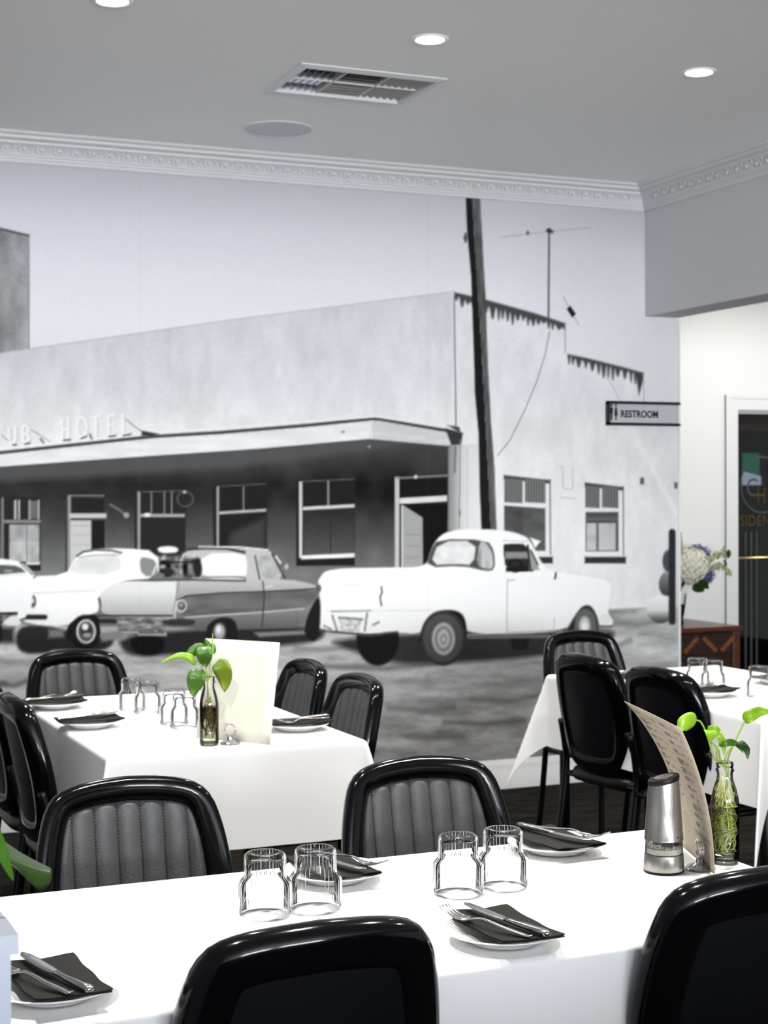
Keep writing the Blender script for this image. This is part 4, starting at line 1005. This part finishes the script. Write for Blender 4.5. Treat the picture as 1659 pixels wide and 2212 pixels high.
# ------------------------------------------------------------------ upturned fluted tumblers
tg = thing('tumbler')
def flute(a, r, z): return .0014*math.cos(36*a) if r > .02 and .004 < z < .093 else 0
PO = [(.0385, .0), (.0400, .002), (.0402, .02), (.0402, .042), (.0399, .046), (.0380, .0505), (.0340, .0555), (.0322, .0580), (.0316, .062), (.0314, .086), (.0305, .0915), (.0280, .0945), (.020, .0945), (.019, .092), (.0005, .0915)]
PI = [(.0385, .0), (.0378, .002), (.0378, .041), (.0355, .0485), (.0305, .056), (.0292, .060), (.0286, .072), (.026, .080), (.0005, .080)]
MB().lathe(PO, 216, wob=flute).build('glass_wall', 'tumbler', tg, True)
MB().lathe(PI, 48).build('inner_surface', 'tumbler', tg, True)
tum_used = False
def tumbler(px, py, label, group):
    global tum_used
    o = copy_tree(tg) if tum_used else tg
    tum_used = True; p = at_z(px, py, ZT)
    o.location = (p.x, p.y, ZT); tag(o, label, 'glass', group)
ga, gb_, gc, gd, ge = ('pair of tumblers near the planter end', 'pair of tumblers near the pepper mill', 'mural end pair of tumblers on the card table', 'pair of tumblers by the bottle on the card table', 'pair of tumblers on the bulkhead table')
tumbler(573, 1973, 'upturned clear fluted tumbler on bare cloth, on the planter side of its twin', ga)
tumbler(682, 1960, 'upturned clear fluted tumbler standing before the napkin plate, on the mill side of its twin', ga)
tumbler(990, 1928, 'upturned clear fluted tumbler standing above the laid fork and knife', gb_)
tumbler(1087, 1913, 'upturned clear fluted tumbler just before the plate close to the pepper mill', gb_)
tumbler(286, 1532, 'upturned tumbler beneath the ribbed chair, overlapped by its twin, on the card table', gc)
tumbler(319, 1539, 'upturned tumbler overlapping its twin at the mural end of the card table', gc)
tumbler(376, 1562, 'upturned tumbler half hidden by its twin beside the murky bottle', gd)
tumbler(399, 1570, 'upturned tumbler touching the murky bottle on the card table', gd)
tumbler(1507, 1483, 'upturned tumbler half hidden by its twin on the bulkhead table', ge)
tumbler(1540, 1489, 'upturned tumbler in front of its twin on the bulkhead table', ge)
tumbler(1640, 1503, 'single upturned clear tumbler standing alone on the bulkhead table', 'lone tumbler on the bulkhead table')

# ------------------------------------------------------------------ salt and pepper mill
p = at_z(1434, 1880, ZT)
t = thing('pepper_mill', (p.x, p.y, ZT), label='brushed steel salt and pepper mill with slanted black top and clear window', cat='pepper mill')
MB().lathe([(.001, 0), (.0345, 0), (.0352, .002), (.0350, .003)], 48).build('foot', 'rubber', t, True)
MB().lathe([(.0350, .003), (.0334, .029), (.0330, .030), (.001, .030)], 64).build('base', 'steel', t, 40)
MB().lathe([(.0325, .030), (.0320, .055)], 64).build('window', 'mill window', t, True)
rnd = random.Random(8)
b = MB()
b.lathe([(.001, .031), (.0300, .031), (.0300, .040), (.022, .0425), (.001, .0405)], 28, wob=lambda a, r, z: .0006*math.sin(9*a) if r > .02 else 0)
for i in range(150):
    a_, r_ = rnd.uniform(0, 6.28), .028*math.sqrt(rnd.random()); b.box((r_*math.cos(a_), r_*math.sin(a_), .041+rnd.uniform(-.001, .006)*(1 if math.cos(a_-2.6) > 0 else .3)), (.0022, .0022, .0022), rnd.uniform(0, 3))
tag(b.build('salt', 'salt', t), kind='stuff')
b = MB(); b.lathe([(.001, .043), (.017, .044), (.020, .050), (.021, .056), (.001, .056)], 20)
for i in range(60):
    a_ = rnd.uniform(0, 6.28); r_ = rnd.uniform(.012, .023); b.ball((r_*math.cos(a_)+.004, r_*math.sin(a_)-.004, .043+rnd.uniform(0, .010)), .0019, 6, 4)
tag(b.build('pepper', 'pepper', t, True), kind='stuff')
def slant(x): return .1605+.0115*(x*RT.x)/.026
L = []
for r, z, s in ((.0335, .0545, 0), (.0330, .057, 0), (.0300, .10, 0), (.0262, .152, 1)):
    lp = []
    for k in range(72):
        a_ = 2*math.pi*k/72; x, y = r*math.cos(a_), r*math.sin(a_); sl = (x*RT.x+y*RT.y)/.026
        lp.append((x, y, z+.0060*sl*s))
    L.append(lp)
MB().loft(L).build('body', 'steel', t, True)
def capring(r, z): return [(r*math.cos(a_), r*math.sin(a_), z+.0060*((r*math.cos(a_)*RT.x+r*math.sin(a_)*RT.y)/.026)) for a_ in [2*math.pi*k/48 for k in range(48)]]
MB().loft([capring(.0255, .150), capring(.0268, .1525), capring(.0268, .1590), capring(.0258, .1605), capring(.018, .1605), capring(.001, .1605)]).build('cap', 'rubber', t, 50)
MB().loft([capring(.0165, .1607), capring(.0165, .1611), capring(.001, .1611)]).build('button', 'steel', t, 40)
va = math.atan2(-FW.y, -FW.x)+.62
def mark(z, r): a_ = va; c = Vector((r*math.cos(a_), r*math.sin(a_), z)); sd = Vector((-math.sin(a_), math.cos(a_), 0)); return c, sd
c, sd = mark(.060, .0331); b = MB(); b.add([c+sd*.0016+Vector((0, 0, .0028)), c-sd*.0016+Vector((0, 0, .0028)), c], [(0, 1, 2)]); b.build('arrow_mark', 'rubber', t, sharp=False, thick=.0004)
c, sd = mark(.0505, .0322); MB().ball(c, .0012, 8, 6).build('dot_mark', 'rubber', t, True)

# ------------------------------------------------------------------ card holders and menus
def holder(x, y, rz, label, rings=3):
    t = thing('card_holder', (x, y, ZT), rz, label, 'card holder', 'chrome ring card holders')
    MB().lathe([(.001, 0), (.0250, 0), (.0262, .0018), (.024, .0035), (.0150, .008), (.0085, .0105), (.0075, .018), (.004, .019), (.001, .019)], 40).build('base', 'chrome', t, 40)
    for k in range(rings):
        o = (k-(rings-1)/2)*.0032; b = MB()
        b.tube([(o, .0150*math.cos(a_), .0345+.0158*math.sin(a_)) for a_ in [k2*math.pi/16 for k2 in range(33)]], .0012, 8, False); b.build('ring', 'chrome', t, True)
    return t
h0 = at_z(1512, 1876, ZT)
B1, B0 = Vector((1.567, 2.226, ZT)), Vector((1.637, 2.425, ZT))            # bottom edge of the menu
CH1 = .284
def menu_pt(u, v, off=0.):
    """u along the bottom edge, v up the sheet; the sheet curls over towards the tables' side as it rises"""
    p = B0.lerp(B1, u); s = v*(CH1-.030*u)
    bend = .064*v**2*(1+.77*(1-u)); rise = s-.35*bend*bend/CH1
    out = Vector((-.943, .332, 0))
    q = Vector((p.x, p.y, p.z+.002))+out*(bend+off)+Vector((0, -.012*v*v, rise))
    return q
t = thing('menu', (0, 0, 0), label='kraft brown printed menu sheet curling over behind the pepper mill', cat='menu')
t.location = B1
def mp(u, v, off=0.): return menu_pt(u, v, off)-B1
MB().grid(lambda u, v: mp(u, v), 8, 28).build('sheet', 'card', t, True, thick=.0006)
rnd = random.Random(11); b = MB(); gb = MB()
def dash(bb, u0, u1, v, h):
    bb.add([mp(u0, v, .0007), mp(u1, v, .0007), mp(u1, v+h, .0007), mp(u0, v+h, .0007)], [(0, 1, 2, 3)])
for c0 in (.07, .54):
    for q in ((0, .0), (0, .022)): dash(b, c0, c0+.39, .945-q[1], .0016)
    for uu in (c0, c0+.388): b.add([mp(uu, .945-.022, .0007), mp(uu+.003, .945-.022, .0007), mp(uu+.003, .9465, .0007), mp(uu, .9465, .0007)], [(0, 1, 2, 3)])
    dash(b, c0+.01, c0+.09, .931, .007); dash(b, c0+.30, c0+.32, .931, .006); dash(b, c0+.35, c0+.37, .931, .006)
    for r in range(11):
        v = .885-r*.062-(0 if c0 < .3 else .012)
        if c0 < .3 and r > 8: continue
        w0 = rnd.uniform(.08, .14); dash(b, c0+.01, c0+.01+w0, v, .0075)
        for k in range(rnd.choice((1, 1, 2))): dash(b, c0+.01, c0+rnd.uniform(.10, .16), v-.013*(k+1), .005)
        dash(b, c0+.18, c0+.18+rnd.uniform(.05, .09), v, .005)
        dash(b, c0+.32, c0+.335, v, .006); dash(b, c0+.37, c0+.385, v, .006)
b.build('printed_lines', 'ink', t, sharp=False)['kind'] = 'stuff'
text_mesh('COUNTRY CLUB HOTEL', .02, 'lettering', 'grey ink', lambda x, y, w: mp(.47+x*(.46/w), .175+y*2.0, .0007), t)
for k in range(1): dash(gb, .60, .82, .145, .006)
gb.build('small_print', 'grey ink', t, sharp=False)
b = MB(); b.loft([[mp(.235+r*math.cos(a_)/.21, .20+r*math.sin(a_)/.27, .0007) for a_ in [k*math.pi/16 for k in range(32)]] for r in (.0165, .0173)])
b.loft([[mp(.235+r*math.cos(a_)/.21, .20+r*math.sin(a_)/.27, .0007) for a_ in [k*math.pi/10 for k in range(-4, 9)]] for r in (.0055, .0061)], False)
b.build('round_emblem', 'grey ink', t, sharp=False)
holder(h0.x, h0.y, math.atan2(.332, -.943), 'small chrome ring card holder gripping the kraft menu')

c0, c1 = Vector((1.202, 4.043, ZT)), Vector((1.339, 3.843, ZT))
t = thing('blank_card', c0, label='upright blank cream card on the table with the brown root bottle', cat='card')
def cp(u, v): 
    p = c0.lerp(c1, u)-c0; return p+Vector((.030*v, .006*v+.002*math.sin(3*u), .001+.262*v))
MB().grid(cp, 8, 8).build('sheet', 'cream card', t, True, thick=.0012)
h1 = at_z(497, 1606, ZT); holder(h1.x, h1.y, .9, 'chrome ring card holder lying in front of the blank card', 1)

# ------------------------------------------------------------------ bottles with cuttings
bt = thing('glass_bottle')
MB().lathe([(.001, .004), (.015, .003), (.0220, .0), (.0243, .003), (.0248, .010), (.0248, .098), (.0240, .112), (.0195, .131), (.0150, .144), (.0138, .152), (.0138, .158), (.0160, .1595), (.0160, .1635), (.0142, .165), (.0146, .168), (.0152, .171), (.0148, .175), (.0130, .1765), (.0120, .174)], 48).build('glass_body', 'bottle', bt, True)
def bottle(px, py, water, level, label, first):
    o = bt if first else copy_tree(bt)
    p = at_z(px, py, ZT); o.location = (p.x, p.y, ZT); tag(o, label, 'bottle', 'bottles holding plant cuttings')
    MB().lathe([(.001, .0055), (.0232, .0055), (.0240, .010), (.0240, min(level, .098)), (.0232 if level < .105 else .0185, level), (.001, level)], 32).build('water', water, o, True)
    return p
p1 = bottle(1566, 1862, 'water', .098, 'clear glass bottle of water with pale green roots beside the kraft menu', True)
p2 = bottle(452, 1608, 'murky water', .096, 'glass bottle of murky water with brown roots beside the blank card', False)
def roots(par, n, m, seed, top, low=.012):
    rnd = random.Random(seed); b = MB()
    for i in range(n):
        a_ = rnd.uniform(0, 6.28); z = rnd.uniform(top*.5, top); pts = [(.004*math.cos(a_), .004*math.sin(a_), z+.02)]
        r_ = rnd.uniform(.008, .021); da = rnd.uniform(-.8, .8); dz = rnd.uniform(.006, .022)
        for k in range(7):
            a_ += da+rnd.uniform(-.4, .4); z = max(low, z-dz*rnd.uniform(-.15, 1)); rr = min(.0225, r_*rnd.uniform(.7, 1.15)); pts.append((rr*math.cos(a_), rr*math.sin(a_), z))
        b.tube(smooth_path(pts, 3), rnd.choice((.0005, .0006, .0009, .0013)), 4)
    tag(b.build('roots', m, par, True), kind='stuff')
def plant(base, y, label, stems, leaves, rootm, rn, seed, top):
    t = thing('plant_cutting', base+Vector((0, 0, .006)), label=label, cat='plant', group='plant cuttings in bottles'); o0 = Vector(t.location)
    P = lambda q: at_y(q[0], q[1], y+(q[2] if len(q) > 2 else 0))-o0
    for st in stems:
        pts = [Vector((random.Random(st[0][0]).uniform(-.006, .006), 0, .07)), Vector((random.Random(st[0][1]).uniform(-.007, .007), 0, .15))]+[P(q) for q in st]
        MB().tube(smooth_path(pts, 5), .0016, 6).build('stem', 'stem', t, True)
    for mid, wd, m, side, fold in leaves:
        b = MB(); leaf_strip(b, [P(q) for q in mid], wd, side, fold, 12); b.build('leaf', m, t, True, thick=.0006)
    roots(t, rn, rootm, seed, top); return t
Rv = tuple(RT); Uv = (0, 0, 1)
plant(p1, p1.y, 'light green peace lily cutting rooting in the clear bottle', [
    [(1544, 1640), (1532, 1603), (1522, 1575), (1513, 1559), (1504, 1556)],
    [(1550, 1640), (1549, 1615), (1552, 1608), (1562, 1607)], [(1556, 1640), (1552, 1620), (1536, 1602), (1532, 1598)],
    [(1572, 1642), (1585, 1608), (1600, 1575), (1609, 1557)], [(1566, 1642), (1578, 1615), (1590, 1606), (1598, 1608)]],
    [([(1505, 1556), (1490, 1559, -.01), (1472, 1567, -.01), (1459, 1580)], .030, 'leaf', (.25, 0, 1), .25),
     ([(1527, 1577), (1536, 1585, -.01), (1533, 1601)], .020, 'leaf', Rv, .3), ([(1530, 1579), (1545, 1578, -.01), (1557, 1582)], .018, 'leaf', Uv, .3),
     ([(1545, 1578), (1556, 1592, -.01), (1563, 1612), (1564, 1632)], .012, 'leaf', Rv, .35),
     ([(1553, 1609), (1570, 1604, -.01), (1588, 1606), (1606, 1626)], .012, 'leaf mid', Uv, .35),
     ([(1590, 1605), (1604, 1608, -.01), (1613, 1620), (1615, 1640)], .015, 'leaf dark', Rv, .35),
     ([(1609, 1558), (1622, 1544, -.01), (1642, 1537), (1668, 1538)], .022, 'leaf', Uv, .3)], 'root', 95, 4, .125)
plant(p2, p2.y, 'pothos cutting with heart shaped leaves in the murky bottle', [
    [(446, 1462), (440, 1452), (431, 1446)], [(449, 1462), (446, 1448), (444, 1440)], [(455, 1462), (460, 1440), (468, 1432)], [(444, 1462), (436, 1440), (424, 1426)], [(452, 1462), (454, 1420), (455, 1405)]],
    [([(432, 1446), (424, 1465, -.01), (420, 1486), (418, 1507)], .046, 'leaf mid', Rv, .18), ([(467, 1431), (480, 1445, -.01), (486, 1470), (485, 1495)], .047, 'leaf gold', Rv, .15),
     ([(438, 1396), (441, 1412, -.02), (443, 1428), (446, 1442)], .040, 'leaf mid', Rv, .22), ([(443, 1400), (428, 1403), (412, 1409), (404, 1414)], .030, 'leaf mid', Uv, .3),
     ([(424, 1434), (414, 1423, -.01), (385, 1417), (345, 1433)], .020, 'leaf', Uv, .4), ([(454, 1408), (448, 1395), (443, 1380)], .022, 'leaf mid', Rv, .5), ([(456, 1412), (459, 1400), (463, 1391)], .020, 'leaf mid', Rv, .5),
     ([(458, 1420), (459, 1392), (459, 1367)], .004, 'leaf', Rv, .3)], 'root brown', 48, 9, .11)

# ------------------------------------------------------------------ white planter box with its leafy plant
PX1, PY0, PY1, PZ = .2585, 1.45, 1.86, 1.000
t = thing('planter_box', (PX1-.45, (PY0+PY1)/2, 0), label='tall white laminate planter box at the end of the pepper mill table', cat='planter')
hw_, hd = .45, (PY1-PY0)/2
b = MB()
for c, d in (((0, -hd+.009, (PZ-.018)/2), (2*hw_-.006, .018, PZ-.018)), ((0, hd-.009, (PZ-.018)/2), (2*hw_-.006, .018, PZ-.018)), ((-hw_+.012, 0, (PZ-.018)/2), (.018, 2*hd-.036, PZ-.018)), ((hw_-.012, 0, (PZ-.018)/2), (.018, 2*hd-.036, PZ-.018))): b.box(c, d)
b.build('body', 'laminate', t)
b = MB()
for c, d in (((0, -hd+.03, PZ-.009), (2*hw_+.008, .066, .018)), ((0, hd-.03, PZ-.009), (2*hw_+.008, .066, .018)), ((-hw_+.03, 0, PZ-.009), (.066, 2*hd-.12, .018)), ((hw_-.03, 0, PZ-.009), (.066, 2*hd-.12, .018))): b.box(c, d)
b.build('cap', 'laminate', t)
MB().box((0, 0, PZ-.06), (2*hw_-.045, 2*hd-.04, .02)).build('soil', 'soil', t)
pb = Vector((.02, 1.66, PZ-.05))
t = thing('planter_plant', pb, label='broad leaved plant drooping over the white planter box', cat='plant')
def pl(px, py, y): return at_y(px, py, y)-pb
LV = [
      ([pl(-30, 1760, 1.60), pl(-6, 1815, 1.61), pl(12, 1862, 1.615), pl(29, 1902, 1.62)], .012, 'leaf mid', (1, 0, .4), .4),
      ([Vector((-.05, -.02, .2)), Vector((-.15, -.03, .24)), Vector((-.25, -.02, .18)), Vector((-.30, -.02, .10))], .07, 'leaf grey', (0, 1, .2), .3),
      ([Vector((-.05, .05, .22)), Vector((-.10, .12, .30)), Vector((-.14, .18, .28))], .06, 'leaf mid', (1, 0, .2), .3),
      ([Vector((-.02, .0, .22)), Vector((-.03, -.01, .32)), Vector((-.06, -.03, .40))], .05, 'leaf mid', (1, .3, 0), .3)]
for mid, wd, m, sd_, fo in LV:
    MB().tube(smooth_path([Vector((0, 0, 0)), (mid[0]*.5)+Vector((0, 0, .06)), mid[0]], 6), .003, 6).build('stem', 'leaf mid', t, True)
    b = MB(); leaf_strip(b, mid, wd, sd_, fo, 20, .62); b.build('leaf', m, t, True, thick=.0008)
# the leaf that hangs over the cap: blade folded along its midrib
RT_ = [[(-40, 1780), (0, 1812), (34, 1836), (68, 1856), (92, 1868), (110, 1876)], [(-40, 1815), (-2, 1848), (30, 1861), (56, 1866), (91, 1872), (111, 1879)], [(-40, 1826), (0, 1856), (31, 1868), (55, 1898), (90, 1932), (112, 1905)]]
b = MB(); b.loft([[pl(x, y, yy+.0002*x) for x, y in row] for row, yy in zip(RT_, (1.735, 1.690, 1.702))], False)
o = b.build('leaf', 'leaf grey', t, True, thick=.0009)
md = o.modifiers.new('smooth', 'SUBSURF'); md.levels = 2; md.render_levels = 2; o.modifiers.move(1, 0)
MB().tube(smooth_path([Vector((0, 0, 0)), Vector((.03, .01, .14)), pl(-40, 1800, 1.70)], 6), .003, 6).build('stem', 'leaf mid', t, True)
